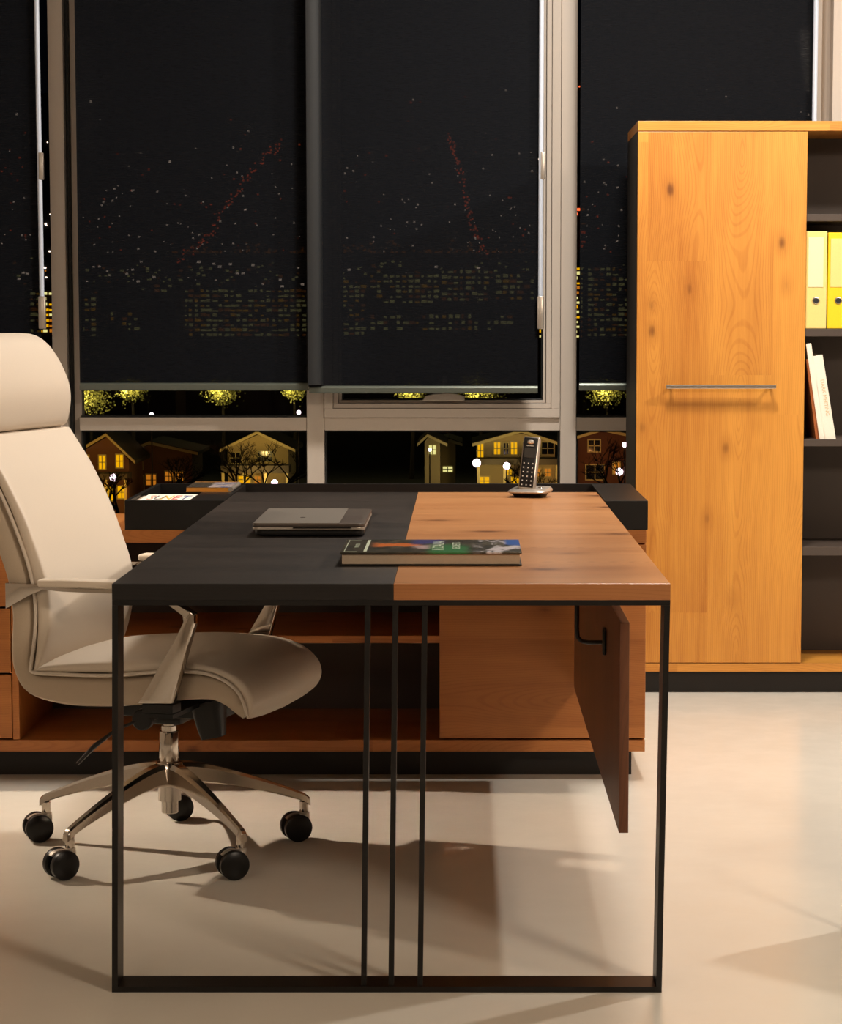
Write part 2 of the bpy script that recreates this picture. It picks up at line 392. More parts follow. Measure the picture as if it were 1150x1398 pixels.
# ------------------------------------------------------------------ roller blinds
def blind(x0, x1, zb, y, wand_x, label, wl=None, curl=False):
    r = empty('roller_blind', ((x0 + x1) / 2, y, zb), label, 'roller blind', 'charcoal sheer roller blinds')
    bm = B(); n = 24
    xs = [x0 + (x1 - x0) * k / n for k in range(n + 1)]
    if curl: xs = [x0 + .075 * (k / 8) for k in range(8)] + [x0 + .075 + (x1 - x0 - .075) * k / 16 for k in range(17)]
    for th in (0,):
        rows = []
        for z in (zb + .024, 2.97):
            row = []
            for x in xs:
                yy = y
                if curl and x < x0 + .075: yy = y - .035 * ((x0 + .075 - x) / .075) ** 2
                row.append((x, yy, z))
            rows.append(row)
        V = [[[bm.verts.new((p[0], p[1] + d, p[2])) for p in row] for row in rows] for d in (0, .0008)]
        k = len(xs)
        for i in range(k - 1):
            bm.faces.new((V[0][0][i], V[0][0][i + 1], V[0][1][i + 1], V[0][1][i]))
    obj('fabric', bm, 'blind', parent=r, smooth=True)
    bm = B()
    sec = [(-.008, 0), (.008, 0), (.008, .018), (.004, .025), (-.001, .027), (-.006, .0245), (-.009, .018), (-.009, .004)]
    prism(bm, [(y + a, zb + c) for a, c in sec], 'x', x0, x1)
    obj('bottom_bar', bm, 'bar', parent=r)
    if curl:
        bm = B(); prism(bm, [(x0 - .002 + .052 * (k / 12), y - .010 - .030 * math.sin(math.acos(k / 12))) for k in range(13)] + [(x0 + .050, y - .008), (x0 - .002, y - .008)], 'z', zb + .03, 2.95)
        tag(obj('edge_glow_strip', bm, 'edge', parent=r, smooth=True, ang=50), 'lighter grey strip added on the stiffened edge for its glow')
    bm = B(); lathe(bm, [(.028, 0), (.028, x1 - x0)], (x0, y + .02, 2.985), 20, (1, 0, 0)); obj('roller_tube', bm, 'bar', parent=r, smooth=True)
    if wand_x:
        bm = B(); tube(bm, [(wand_x, y - .02, 1.21), (wand_x + wl, y - .02, 2.96)], .0085, 10)
        w = obj('wand', bm, 'wand', parent=r, smooth=True)
        bm = B(); box(bm, wand_x - .012, wand_x + .012, y - .032, y - .008, 1.20, 1.315, .004)
        obj('wand_grip', bm, 'silver', parent=w, smooth=True)
        bm = B(); box(bm, wand_x + wl * .33 - .002, wand_x + wl * .33 + .014, y - .03, y - .010, 1.72, 1.815, .003)
        obj('wand_joint', bm, 'silver', parent=w, smooth=True)
    return r
blind(-2.42, -1.487, .990, 7.78, -1.4795, 'dark roller blind at the far left edge, behind the chair headrest', -.004)
blind(-1.354, -.545, .984, 7.78, None, 'dark roller blind left of the window centre, above the open black tray')
blind(-.541, .264, .975, 7.75, .272, 'widest middle roller blind, hanging in front of the opening sash', .002, curl=True)
blind(.412, 1.222, .984, 7.78, 1.2265, 'dark roller blind running down behind the tall wooden cabinet', .004)

#PART: desk
# ------------------------------------------------------------------ desk
DX0, DX1, DY0, DY1 = -.630, .373, 3.919, 6.097
desk = empty('desk', ((DX0 + DX1) / 2, 5.0, 0), 'long executive desk with half black half oak top on a black flat steel frame', 'desk')
b = B(); box(b, DX0, -.1245, DY0 + .0015, DY1, .7205, .75, .0008); t_ = tag(obj('tabletop', b, 'black_wood', parent=desk), 'black stained left half of the desktop')
b = B(); box(b, DX0, -.1245, DY0, DY0 + .0014, .7205, .7496); obj('shaded_front_edge', b, 'black_shade', parent=t_)  # thin front strip added to carry the painted shade
b = B(); box(b, -.124, DX1, DY0 + .0015, DY1, .7205, .75, .0008); t_ = tag(obj('tabletop', b, 'oak_top', parent=desk), 'orange oak right half of the desktop')
b = B(); box(b, -.124, DX1, DY0, DY0 + .0014, .7205, .7496); obj('shaded_front_edge', b, 'oak_shade', parent=t_)
LEAN = -.010
def racked_bar(bm, x0, x1, z0, z1, y0, y1):
    """upright flat bar that leans a touch to the left at the foot"""
    prism(bm, [(x0 + LEAN * (1 - z0 / .72), z0), (x1 + LEAN * (1 - z0 / .72), z0), (x1 + LEAN * (1 - z1 / .72), z1), (x0 + LEAN * (1 - z1 / .72), z1)], 'y', y0, y1)
D = .068
fr = B(); box(fr, DX0, DX1, DY0, DY0 + D, .7105, .7203); f1 = obj('leg_frame', fr, 'steel_black', parent=desk)
fr = B(); box(fr, DX0 + LEAN, DX1 + LEAN, DY0, DY0 + D, 0, .0105); obj('foot_bar', fr, 'steel_black', parent=f1)
for x0, x1 in ((DX0, DX0 + .0105), (DX1 - .0105, DX1)):
    fr = B(); racked_bar(fr, x0, x1, .0105, .7104, DY0, DY0 + D); obj('leg', fr, 'steel_black', parent=desk)
for x in (-.176, -.126, -.073):
    fr = B(); racked_bar(fr, x, x + .0098, .0105, .7104, DY0 + .006, DY0 + .034); obj('frame_bar', fr, 'steel_black', parent=desk)
b = B()
box(b, DX0 + .02, DX0 + .06, DY0 + D, 5.86, .7125, .7203); box(b, DX1 - .06, DX1 - .02, DY0 + D, 5.86, .7125, .7203)
obj('under_rail', b, 'steel_black', parent=desk)
b = B(); box(b, DX0 + .06, DX1 - .06, 5.88, 6.05, .6712, .7203, .002); obj('spacer', b, 'steel_black', parent=desk)
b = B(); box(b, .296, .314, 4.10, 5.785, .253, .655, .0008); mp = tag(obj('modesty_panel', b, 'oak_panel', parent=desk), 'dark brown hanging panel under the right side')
for yy in (4.50, 5.4):
    b = B(); path = [(.236, yy, .7203), (.236, yy, .585), (.238, yy, .570), (.246, yy, .562), (.26, yy, .56), (.296, yy, .56)]
    tube(b, path, .0045, 8); box(b, .288, .2958, yy - .017, yy + .017, .535, .59, .003)
    obj('bracket', b, 'steel_black', parent=desk, smooth=True)

# ------------------------------------------------------------------ credenza
CY0 = 5.81; CX0, CX1 = -2.35, .488
cr = empty('credenza', (-.9, 6.05, 0), 'low oak credenza under the window, carrying the far end of the desk', 'sideboard')
def cp(name, m, *a, parent=None, bev=.001, label=None):
    b = B(); box(b, *a, bev); o = obj(name, b, m, parent=parent or cr)
    if label: o['label'] = label
    return o
cp('plinth', 'black_side', CX0 + .02, .457, 5.873, 6.28, 0, .0745, label='black recessed plinth')
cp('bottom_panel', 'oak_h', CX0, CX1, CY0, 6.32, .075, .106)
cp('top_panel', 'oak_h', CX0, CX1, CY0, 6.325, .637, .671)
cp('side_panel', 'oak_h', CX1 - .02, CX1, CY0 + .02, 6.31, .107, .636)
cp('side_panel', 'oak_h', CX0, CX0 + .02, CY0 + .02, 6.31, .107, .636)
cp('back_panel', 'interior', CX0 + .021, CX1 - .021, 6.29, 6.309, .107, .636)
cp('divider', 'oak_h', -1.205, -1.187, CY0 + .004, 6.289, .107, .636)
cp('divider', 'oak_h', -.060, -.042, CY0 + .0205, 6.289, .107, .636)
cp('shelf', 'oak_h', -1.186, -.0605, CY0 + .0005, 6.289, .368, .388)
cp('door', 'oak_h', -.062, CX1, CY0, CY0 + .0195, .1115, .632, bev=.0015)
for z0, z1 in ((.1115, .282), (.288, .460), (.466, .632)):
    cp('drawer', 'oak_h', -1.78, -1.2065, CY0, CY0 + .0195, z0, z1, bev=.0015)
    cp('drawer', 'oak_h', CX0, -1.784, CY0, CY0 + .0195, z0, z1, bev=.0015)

# black open tray standing on the credenza (left), closed box (right), joined by a back wall
tr = empty('desk_organizer', (-.2, 6.1, .6712), 'long black tray box on top of the credenza, open at its left end', 'tray')
cp('front_panel', 'black', -.898, -.634, 5.812, 5.824, .6712, .750, parent=tr)
cp('side_panel', 'black', -.898, -.886, 5.8245, 6.4255, .6712, .750, parent=tr)
cp('back_panel', 'black', -.898, .492, 6.426, 6.44, .640, .750, parent=tr)
cp('base', 'black', -.8855, -.634, 5.8245, 6.3, .6712, .677, parent=tr)
cp('divider', 'black', -.728, -.634, 5.8255, 6.40, .6775, .7495, parent=tr)
cp('lid_box', 'black', .378, .492, 5.812, 6.4255, .6712, .749, parent=tr, bev=.0015)

#PART: cabinet
# ------------------------------------------------------------------ tall cabinet
KY = 7.18; KX0, KX1 = .566, 1.98
cab = empty('tall_cabinet', (1.2, 7.4, 0), 'tall oak cabinet with one door and open dark shelves on its right', 'cabinet')
def kp(name, m, *a, parent=None, bev=.001, label=None):
    b = B(); box(b, *a, bev); o = obj(name, b, m, parent=parent or cab)
    if label: o['label'] = label
    return o
kp('plinth', 'black_side', KX0 + .004, KX1 - .02, KY + .036, 7.58, 0, .0735, label='dark recessed plinth')
kp('base_rail', 'oak_rail', KX0, KX1, KY, 7.6, .074, .1015)
kp('top_panel', 'oak_rail', KX0, KX1, KY, 7.61, 1.8395, 1.871)
kp('side_panel', 'black_side', KX0, KX0 + .018, KY + .021, 7.61, .1018, 1.8392, label='black outer side panel')
kp('side_panel', 'black_side', KX1 - .018, KX1, KY + .002, 7.61, .1018, 1.8392)
kp('divider', 'interior', 1.092, 1.110, KY + .022, 7.50, .1018, 1.8392)
kp('back_panel', 'interior', 1.1105, KX1 - .019, 7.48, 7.498, .1018, 1.8392)
for z1, z0 in ((1.573, 1.55), (1.202, 1.177), (.841, .818), (.487, .458)):
    kp('shelf', 'interior', 1.1105, KX1 - .019, KY + .012, 7.479, z0, z1)
door = kp('door', 'oak_v', KX0 + .001, 1.1155, KY, KY + .020, .104, 1.837, bev=.0015)
b = B(); box(b, .660, 1.018, KY - .042, KY - .030, 1.008, 1.0205, .002)
for x in (.675, 1.0): box(b, x, x + .009, KY - .031, KY - .0003, 1.0105, 1.018)
tag(obj('handle', b, 'satin', parent=door), 'long satin steel bar handle')

# binders on the shelf
def binder(x0, x1, z0, z1, m, lm, label):
    r = empty('ring_binder', ((x0 + x1) / 2, KY + .16, z0), label, 'binder', 'ring binders on the open shelf')
    y0 = KY + .016
    b = B(); box(b, x0, x1, y0, y0 + .275, z0, z1, .0025); obj('cover', b, m, parent=r)
    b = B(); box(b, x0 + .008, x1 - .012, y0 - .0015, y0 - .0002, z0 + .135, z1 - .020, .0005); obj('label_pocket', b, lm, parent=r)
    xc = (x0 + x1) / 2; 
    b = B(); lathe(b, [(.0085, 0), (.0115, .0005), (.0115, .0022), (.0085, .0028)], (xc, y0 - .0030, z0 + .092), 24, (0, 1, 0)); o = obj('finger_ring', b, 'satin', parent=r, smooth=True)
    b = B(); lathe(b, [(.0086, 0), (.0086, .0006)], (xc, y0 - .0036, z0 + .092), 24, (0, 1, 0)); obj('hole', b, 'gasket', parent=o)
binder(1.1175, 1.1865, 1.202, 1.518, 'pale_yellow', 'label_pale', 'pale yellow binder right beside the cabinet door')
binder(1.1900, 1.2600, 1.202, 1.514, 'yellow', 'pale_yellow', 'bright yellow binder at the right edge of the photo')

# two ivory books leaning left
def lean_book(xb, w, h, d, ang, label, txt=None, m='ivory'):
    z0 = .841
    r = empty('book', (xb, KY + .12, z0), label, 'book', 'books leaning on the open shelf')
    R = Matrix.Rotation(-ang, 4, 'Y')
    def add(name, m, x0, x1, y0, y1, za, zb):
        b = B(); box(b, x0, x1, y0, y1, za, zb, .0006)
        place(b, R); o = obj(name, b, m, parent=r, local=True); return o
    # local frame: x from 0 (right foot) towards -w, y from -d/2
    add('cover', m, -w, -w + .002, -d / 2, d / 2, 0, h); add('cover', m, -.002, 0, -d / 2, d / 2, 0, h)
    add('spine', m, -w + .002, -.002, -d / 2, -d / 2 + .002, 0, h)
    add('pages', 'paper', -w + .0025, -.0025, -d / 2 + .0025, d / 2 - .004, .002, h - .002)
    if txt:
        t = text_bm(txt, .017, .0002)
        # letters run down the spine, facing the room
        A = Matrix(((0, 1, 0, -w * .42), (0, 0, -1, -d / 2 - .0003), (-1, 0, 0, h * .50), (0, 0, 0, 1)))
        place(t, R @ A); obj('spine_title', t, 'gold', parent=r, local=True)
A1 = math.atan2(.049, .311)
lean_book(1.1885, .0175, .318, .2, A1, 'slim taller ivory book leaning against the cabinet door side')
lean_book(1.2245, .035, .281, .2, A1 + .015, 'thicker ivory book with faint gold title leaning on the slim one', 'DARK MEETING')
lean_book(1.1695, .010, .265, .19, A1 - .02, 'thin terracotta book squeezed left of the two ivory books', m='terracotta')
b = B(); pr = smooth_path([(.026, 0), (.027, .008), (.019, .03), (.013, .08), (.017, .14), (.026, .2), (.018, .245)], 5)
lathe(b, pr, (0, 0, 0), 24); o = obj('wooden_vase', b, 'vase', smooth=True); o.location = (1.146, 7.446, .841)
tag(o, 'small dark red wooden vase hidden behind the leaning ivory books', 'vase')

#PART: desktop
# ------------------------------------------------------------------ things on the desk
# closed laptop
lp = empty('laptop', (-.34, 4.98, .75), 'closed silver laptop lying on the black half of the desktop', 'laptop')
def rslab(bm, x0, x1, y0, y1, z0, z1, r=.02, mi=0, skew=0):
    pts = []
    for cx, cy, a0 in ((x1 - r, y1 - r, 0), (x0 + r, y1 - r, PI / 2), (x0 + r, y0 + r, PI), (x1 - r, y0 + r, 1.5 * PI)):
        for k in range(7):
            a = a0 + k * PI / 12; pts.append((cx + r * math.cos(a), cy + r * math.sin(a)))
    prism(bm, pts, 'z', z0, z1, mi, bev=.0015)
LX0, LX1, LY0, LY1 = -.462, -.215, 4.79, 5.185
b = B(); rslab(b, LX0 + .004, LX1 - .002, LY0 + .012, LY1 - .004, .7535, .7645); tag(obj('base', b, 'plastic', parent=lp, smooth=True), 'black underside')
b = B(); rslab(b, LX0, LX1, LY0 + .004, LY1, .765, .7715, .016); obj('keyboard_deck', b, 'silver', parent=lp, smooth=True)
b = B(); rslab(b, LX0, LX1, LY0, LY1, .7725, .780, .016); lid = tag(obj('lid', b, 'grey_lid', parent=lp, smooth=True), 'dark grey hinge side of the lid')
b = B(); box(b, LX0 + .003, LX1 - .056, LY0 + .002, LY1 - .004, .7802, .7812, .0004); tag(obj('lid_cover', b, 'silver_lid', parent=lid), 'brushed silver lid cover')
b = B(); lathe(b, [(.006, 0), (.006, .0006)], (-.36, 4.93, .7813), 20); obj('lid_logo', b, 'grey_lid', parent=lid)
b = B(); box(b, LX0 + .09, LX1 - .03, LY0 - .0005, LY0 + .004, .7695, .7735, .0004); obj('latch', b, 'plastic', parent=lp)
for x in (LX0 + .03, LX1 - .03):
    for y in (LY0 + .05, LY1 - .04):
        b = B(); lathe(b, [(.007, .0), (.007, .004)], (x, y, .7502), 12); obj('foot', b, 'plastic', parent=lp)

# large hardcover photo book
bk = empty('book', (-.06, 4.33, .75), 'large hardcover picture book across the black and oak halves of the desk', 'book')
def cover_mat():
    m = bpy.data.materials.new('picture_book_cover'); m.use_nodes = True
    g = NG(m); b = g.N['Principled BSDF']; b.inputs['Roughness'].default_value = .25
    tc = g.N.new('ShaderNodeTexCoord'); sp = g.N.new('ShaderNodeSeparateXYZ'); g.L.new(tc.outputs['Object'], sp.inputs[0])
    x, y = sp.outputs[0], sp.outputs[1]      # x -.176..+.174, y -.122..+.132
    n = g.noise(g.xyz(g.math('MULTIPLY', x, 22), g.math('MULTIPLY', y, 9), 0.0), 1.0, 4, .6)
    n2 = g.noise(g.xyz(g.math('MULTIPLY', x, 30), g.math('MULTIPLY', y, 14), 5.0), 1.0, 4, .65)
    col = g.mix(g.smooth(n2, .4, .7), (.028, .026, .018, 1), (.09, .075, .05, 1))
    def band(lo, hi, s=.012):
        return g.math('MULTIPLY', g.smooth(x, lo - s, lo + s), g.smooth(x, hi - s, hi + s, 1.0, 0.0))
    yw = g.math('ADD', y, g.math('MULTIPLY', g.math('SUBTRACT', n, .5), .12))
    org = g.math('MULTIPLY', band(-.115, -.025), g.math('MULTIPLY', g.smooth(yw, -.03, .0), g.smooth(yw, .045, .07, 1.0, 0.0)))
    col = g.mix(org, col, (.55, .14, .03, 1))
    pur = g.math('MULTIPLY', band(-.04, .02), g.smooth(yw, .02, .06))
    col = g.mix(pur, col, (.05, .05, .17, 1))
    pk = g.math('MULTIPLY', band(-.035, .0), g.math('MULTIPLY', g.smooth(yw, -.07, -.03), g.smooth(yw, .0, .03, 1.0, 0.0)))
    col = g.mix(pk, col, (.42, .3, .3, 1))
    grn = g.math('MULTIPLY', band(-.005, .070), g.smooth(yw, -.02, .05, 1.0, 0.0))
    col = g.mix(grn, col, (.03, .16, .05, 1))
    wht = g.math('MULTIPLY', g.smooth(x, .075, .10), g.smooth(n, .46, .60))
    col = g.mix(wht, col, (.55, .5, .52, 1))
    blu = g.math('MULTIPLY', g.smooth(x, .14, .15), g.smooth(yw, .0, .03))
    col = g.mix(blu, col, (.03, .1, .35, 1))
    g.L.new(col, b.inputs['Base Color']); return m
M['cover'] = cover_mat()
b = B(); box(b, -.236, .114, 4.208, 4.460, .750, .7535, .0006); obj('cover', b, 'plastic', parent=bk)
b = B(); box(b, -.236, .114, 4.208, 4.460, .7735, .777, .0006); fc = tag(obj('cover', b, 'cover', parent=bk), 'front cover with dark nature photographs')
b = B(); box(b, -.233, .110, 4.213, 4.4555, .7536, .7734, .0005); obj('pages', b, 'paper', parent=bk)
b = B(); box(b, -.236, .114, 4.4562, 4.460, .7536, .7734); obj('spine', b, 'plastic', parent=bk)
def flat_text(txt, size, x, y, z, m, parent, rz=PI / 2, sx=1.0):
    t = text_bm(txt, size, .0001)
    place(t, Matrix.Translation((x, y, z)) @ Matrix.Rotation(rz, 4, 'Z') @ Matrix.Scale(sx, 4, (1, 0, 0)))
    return obj('cover_title', t, m, parent=parent)
M['title'] = mat('title_ink', (.50, .55, .42), .4)
flat_text('KOALA', .034, -.047, 4.335, .7772, 'title', fc, PI / 2, 1.55)
flat_text('SECRETS', .022, -.012, 4.335, .7772, 'title', fc, PI / 2, 1.5)
b = B(); 
for a in ((-.230, -.2285, 4.222, 4.446), (-.2285, -.205, 4.222, 4.2235), (-.2285, -.205, 4.4445, 4.446), (-.192, -.186, 4.222, 4.446)):
    box(b, a[0], a[1], a[2], a[3], .7771, .7773)
obj('cover_lines', b, 'title', parent=fc)
flat_text('PHOTO', .013, -.208, 4.335, .7772, 'title', fc, PI / 2, 1.6)

# cordless phone on its charging cradle
ph = empty('cordless_phone', (.183, 5.93, .75), 'silver and black cordless phone standing on the far oak end of the desk', 'phone')
b = B()
def oval(cx, cy, rx, ry, n=28, e=2.6, rot=0):
    o = []
    for k in range(n):
        a = 2 * PI * k / n; c_, s_ = math.cos(a), math.sin(a)
        x = rx * abs(c_) ** (2 / e) * (1 if c_ >= 0 else -1); y = ry * abs(s_) ** (2 / e) * (1 if s_ >= 0 else -1)
        o.append((cx + x * math.cos(rot) - y * math.sin(rot), cy + x * math.sin(rot) + y * math.cos(rot)))
    return o
rt = -.30
rings = []
for rx, ry, z in ((.040, .034, .0003), (.043, .038, .006), (.047, .043, .011)):
    rings.append([(x, y, z) for x, y in oval(0, 0, rx, ry, rot=rt, e=4)])
rings_mesh(b, rings); obj('cradle_foot', b, 'plastic', parent=ph, local=True, smooth=True)
b = B(); rings = []
for rx, ry, z, t in ((.050, .046, .0112, 0), (.055, .050, .014, .02), (.056, .051, .018, .06), (.051, .046, .0235, .1), (.035, .03, .0245, .1)):
    rings.append([(x, y, z + t * (y * .6 + x * .4)) for x, y in oval(0, 0, rx, ry, rot=rt, e=4.5)])
rings_mesh(b, rings); cdl = obj('cradle', b, 'silver', parent=ph, local=True, smooth=True)
# handset: leans back, turned a little to the left
HM = Matrix.Translation((-.010, -.008, .018)) @ Matrix.Rotation(.08, 4, 'Y') @ Matrix.Rotation(-.16, 4, 'Z') @ Matrix.Rotation(-.22, 4, 'X')
b = B(); rings = []
for z, w_, d_ in ((0, .0225, .0115), (.004, .0238, .0125), (.05, .0240, .0120), (.10, .0240, .0115), (.140, .0235, .0105), (.146, .0215, .009)):
    rings.append([(x, y, z) for x, y in oval(0, 0, w_, d_, e=4)])
rings_mesh(b, rings); place(b, HM); hs = obj('handset', b, 'silver', parent=ph, local=True, smooth=True)
b = B(); box(b, -.0205, .0175, -.0140, -.0085, .006, .1435, .003); place(b, HM); tag(obj('face_plate', b, 'plastic', parent=hs, local=True, smooth=True), 'black front of the handset')
M['screen'] = mat('dark_lcd', (.03, .026, .022), .15)
b = B(); box(b, -.0165, .0140, -.0146, -.0139, .088, .114, .0005); place(b, HM); obj('screen', b, 'screen', parent=hs, local=True)
b = B(); rings = [[(x - .0015, -.0141 - q, z + .131) for x, z in oval(0, 0, .0095 - q * 2, .0052 - q * 2)] for q in (0, .0012)]
rings_mesh(b, rings); place(b, HM); obj('earpiece', b, 'satin', parent=hs, local=True)
b = B(); box(b, -.0115, .0085, -.0146, -.0139, .1195, .1212); place(b, HM); obj('name_strip', b, 'satin', parent=hs, local=True)
for r_ in range(6):
    for c_ in range(3):
        x = -.0135 + c_ * .0120; z = .013 + r_ * .0118
        b = B(); box(b, x - .0036, x + .0036, -.0150, -.0138, z - .0028, z + .0028, .001)
        box(b, x - .0014, x + .0014, -.0152, -.01495, z - .0016, z + .0016, 0, 1)
        place(b, HM); obj('key', b, ['plastic', 'white'], parent=hs, local=True)
b = B(); lathe(b, [(.006, 0), (.005, .002)], (.027, -.006, .0255), 16); obj('cradle_button', b, 'satin', parent=cdl, local=True)

# papers in the tray
def leaflet():
    b = B(); box(b, -.068, .068, -.115, .115, 0, .004, .0005)
    o = obj('leaflet', b, 'white'); o.location = (-.800, 5.945, .7430)
    tag(o, 'white leaflet with coloured letters lying at the front of the open tray', 'leaflet')
    cols = {'r': (.6, .03, .02), 'b': (.03, .08, .25), 'y': (.8, .5, .02), 'o': (.7, .3, .2), 'k': (.1, .08, .08)}
    for ch, x, k in (('S', -.044, 'o'), ('U', -.022, 'k'), ('N', -.001, 'y'), ('E', .024, 'r'), ('T', .048, 'b')):
        M['ink_' + k] = mat('ink_' + k, cols[k], .5)
        t = text_bm(ch, .040, .0004); place(t, Matrix.Translation((x, -.01, .0043)) @ Matrix.Scale(4.6, 4, (0, 1, 0)))
        obj('printed_letter', t, 'ink_' + k, parent=o, local=True)
    return o
leaflet()
b = B(); box(b, -.8855 + .002, -.730, 5.83, 6.06, .6775, .7428, .001); o = obj('paper_stack', b, 'paper', origin=(-.81, 5.9, .6775))
tag(o, 'stack of papers filling the open tray under the white leaflet', 'papers')
ob = empty('magazine', (-.71, 6.2, .7497), 'orange edged magazine with photo cover lying across the tray divider', 'magazine')
b = B(); box(b, -.772, -.647, 6.11, 6.33, .7497, .7510, .0004); obj('back_cover', b, 'orange', parent=ob)
b = B(); box(b, -.771, -.649, 6.112, 6.329, .7511, .7620, .001); obj('pages', b, 'orange', parent=ob)
def mag_mat():
    m = bpy.data.materials.new('magazine_cover'); m.use_nodes = True; g = NG(m); b = g.N['Principled BSDF']; b.inputs['Roughness'].default_value = .2
    tc = g.N.new('ShaderNodeTexCoord'); sp = g.N.new('ShaderNodeSeparateXYZ'); g.L.new(tc.outputs['Object'], sp.inputs[0])
    n = g.noise(tc.outputs['Object'], 40, 3, .6)
    col = g.mix(g.smooth(sp.outputs[0], -.005, .005), (.05, .04, .03, 1), g.mix(g.smooth(n, .4, .6), (.1, .14, .3, 1), (.5, .4, .35, 1)))
    col = g.mix(g.smooth(sp.outputs[1], .10, .11), col, (.6, .25, .05, 1))
    g.L.new(col, b.inputs['Base Color']); return m
M['mag'] = mag_mat()
b = B(); box(b, -.772, -.648, 6.11, 6.33, .7621, .7632, .0003); obj('front_cover', b, 'mag', parent=ob)
b = B(); tube(b, [(-.6475, 6.11, .7566), (-.6475, 6.33, .7566)], .0067, 12); obj('spine', b, 'silver', parent=ob, smooth=True)

#PART: chair
# ------------------------------------------------------------------ executive chair
CH = (-.70, 5.02)
ch = empty('office_chair', (CH[0], CH[1], 0), 'cream leather high back swivel chair with polished arms and star base', 'office chair', rz=-math.radians(15))
# local frame: +x forwards, -y towards the camera (sitter's right), z up
def loft(stations, W, n=36, e=5.0, bow=0.0, crown=0.0):
    """stations: (fx, fz, bx, bz[, w]) front and back line of a padded slab; returns bmesh"""
    rings = []
    for s in stations:
        fx, fz, bx, bz = s[:4]; w = s[4] if len(s) > 4 else W
        cx, cz = (fx + bx) / 2, (fz + bz) / 2; hx, hz = (fx - bx) / 2, (fz - bz) / 2
        ring = []
        for k in range(n):
            a = 2 * PI * k / n; c_, s_ = math.cos(a), math.sin(a)
            t = abs(c_) ** (2 / e) * (1 if c_ >= 0 else -1); q = abs(s_) ** (2 / e) * (1 if s_ >= 0 else -1)
            y = w * q; f = t
            extra = 1 + (crown * (1 - (y / W) ** 2) / max(math.hypot(hx, hz), 1e-4) if t > 0 else 0)
            ring.append((cx + hx * f * extra + bow * (abs(y) / W) ** 2.2, y, cz + hz * f * extra))
        rings.append(ring)
    b = B(); rings_mesh(b, rings); return b
W = .235
# outer shell, headrest top -> front lip (front line = piping line, back line = outer skin)
shell = smooth_path([(-.385, 1.13, -.440, 1.12), (-.365, 1.05, -.428, 1.04), (-.352, .97, -.412, .955), (-.300, .872, -.366, .850), (-.262, .798, -.326, .780),
                     (-.224, .701, -.287, .690), (-.206, .636, -.268, .625), (-.200, .560, -.262, .555), (-.206, .500, -.266, .49), (-.212, .462, -.256, .435), (-.196, .440, -.222, .388),
                     (-.15, .4385, -.139, .366), (-.018, .440, -.024, .366), (.07, .448, .08, .378), (.150, .455, .160, .390), (.206, .455, .216, .392), (.257, .438, .246, .382),
                     (.284, .412, .262, .372), (.302, .374, .288, .358)], 4)
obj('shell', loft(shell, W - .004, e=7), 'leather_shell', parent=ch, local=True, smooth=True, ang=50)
# back cushion, headrest, seat cushion
back = smooth_path([(-.326, .966, -.345, .968, W - .012), (-.300, .930, -.330, .935, W - .003), (-.262, .872, -.302, .885), (-.214, .778, -.258, .795), (-.180, .690, -.226, .700), (-.164, .640, -.210, .640),
                    (-.160, .600, -.204, .600), (-.162, .550, -.201, .550), (-.174, .500, -.204, .495), (-.190, .460, -.208, .455), (-.200, .446, -.206, .444)], 5)
obj('back_cushion', loft(back, W, e=6, bow=.004), 'leather', parent=ch, local=True, smooth=True, ang=60)
head = smooth_path([(-.345, .969, -.352, .968, W - .012), (-.322, .980, -.368, .972, W - .004), (-.310, 1.02, -.372, 1.015, W), (-.308, 1.06, -.384, 1.06, W), (-.318, 1.10, -.398, 1.09, W - .004),
                    (-.338, 1.145, -.418, 1.12, W - .012), (-.362, 1.178, -.436, 1.14, W - .022), (-.392, 1.194, -.446, 1.162, W - .036), (-.425, 1.190, -.442, 1.176, W - .055)], 5)
obj('headrest', loft(head, W, e=5), 'leather', parent=ch, local=True, smooth=True, ang=60)
seat = smooth_path([(-.204, .450, -.200, .442), (-.17, .462, -.17, .440), (-.10, .472, -.10, .441), (.0, .480, .0, .443), (.08, .484, .075, .449), (.150, .482, .150, .455), (.22, .476, .206, .456), (.275, .458, .250, .441),
                    (.312, .428, .276, .418), (.322, .398, .290, .396), (.314, .374, .300, .378), (.303, .359, .300, .368)], 5)
obj('seat_cushion', loft(seat, W, e=5, crown=.010), 'leather', parent=ch, local=True, smooth=True, ang=60)
for sgn in (-1, 1):
    b = B()
    line = smooth_path([(-.352, .968), (-.292, .872), (-.254, .798), (-.216, .701), (-.199, .636), (-.194, .570), (-.200, .505), (-.208, .455), (-.200, .442), (-.15, .441), (-.018, .443), (.121, .458), (.206, .457), (.257, .440), (.288, .412), (.304, .368)], 5)
    tube(b, [(x, sgn * (W + .001), z) for x, z in line], .0042, 8)
    obj('piping', b, 'piping', parent=ch, local=True, smooth=True)
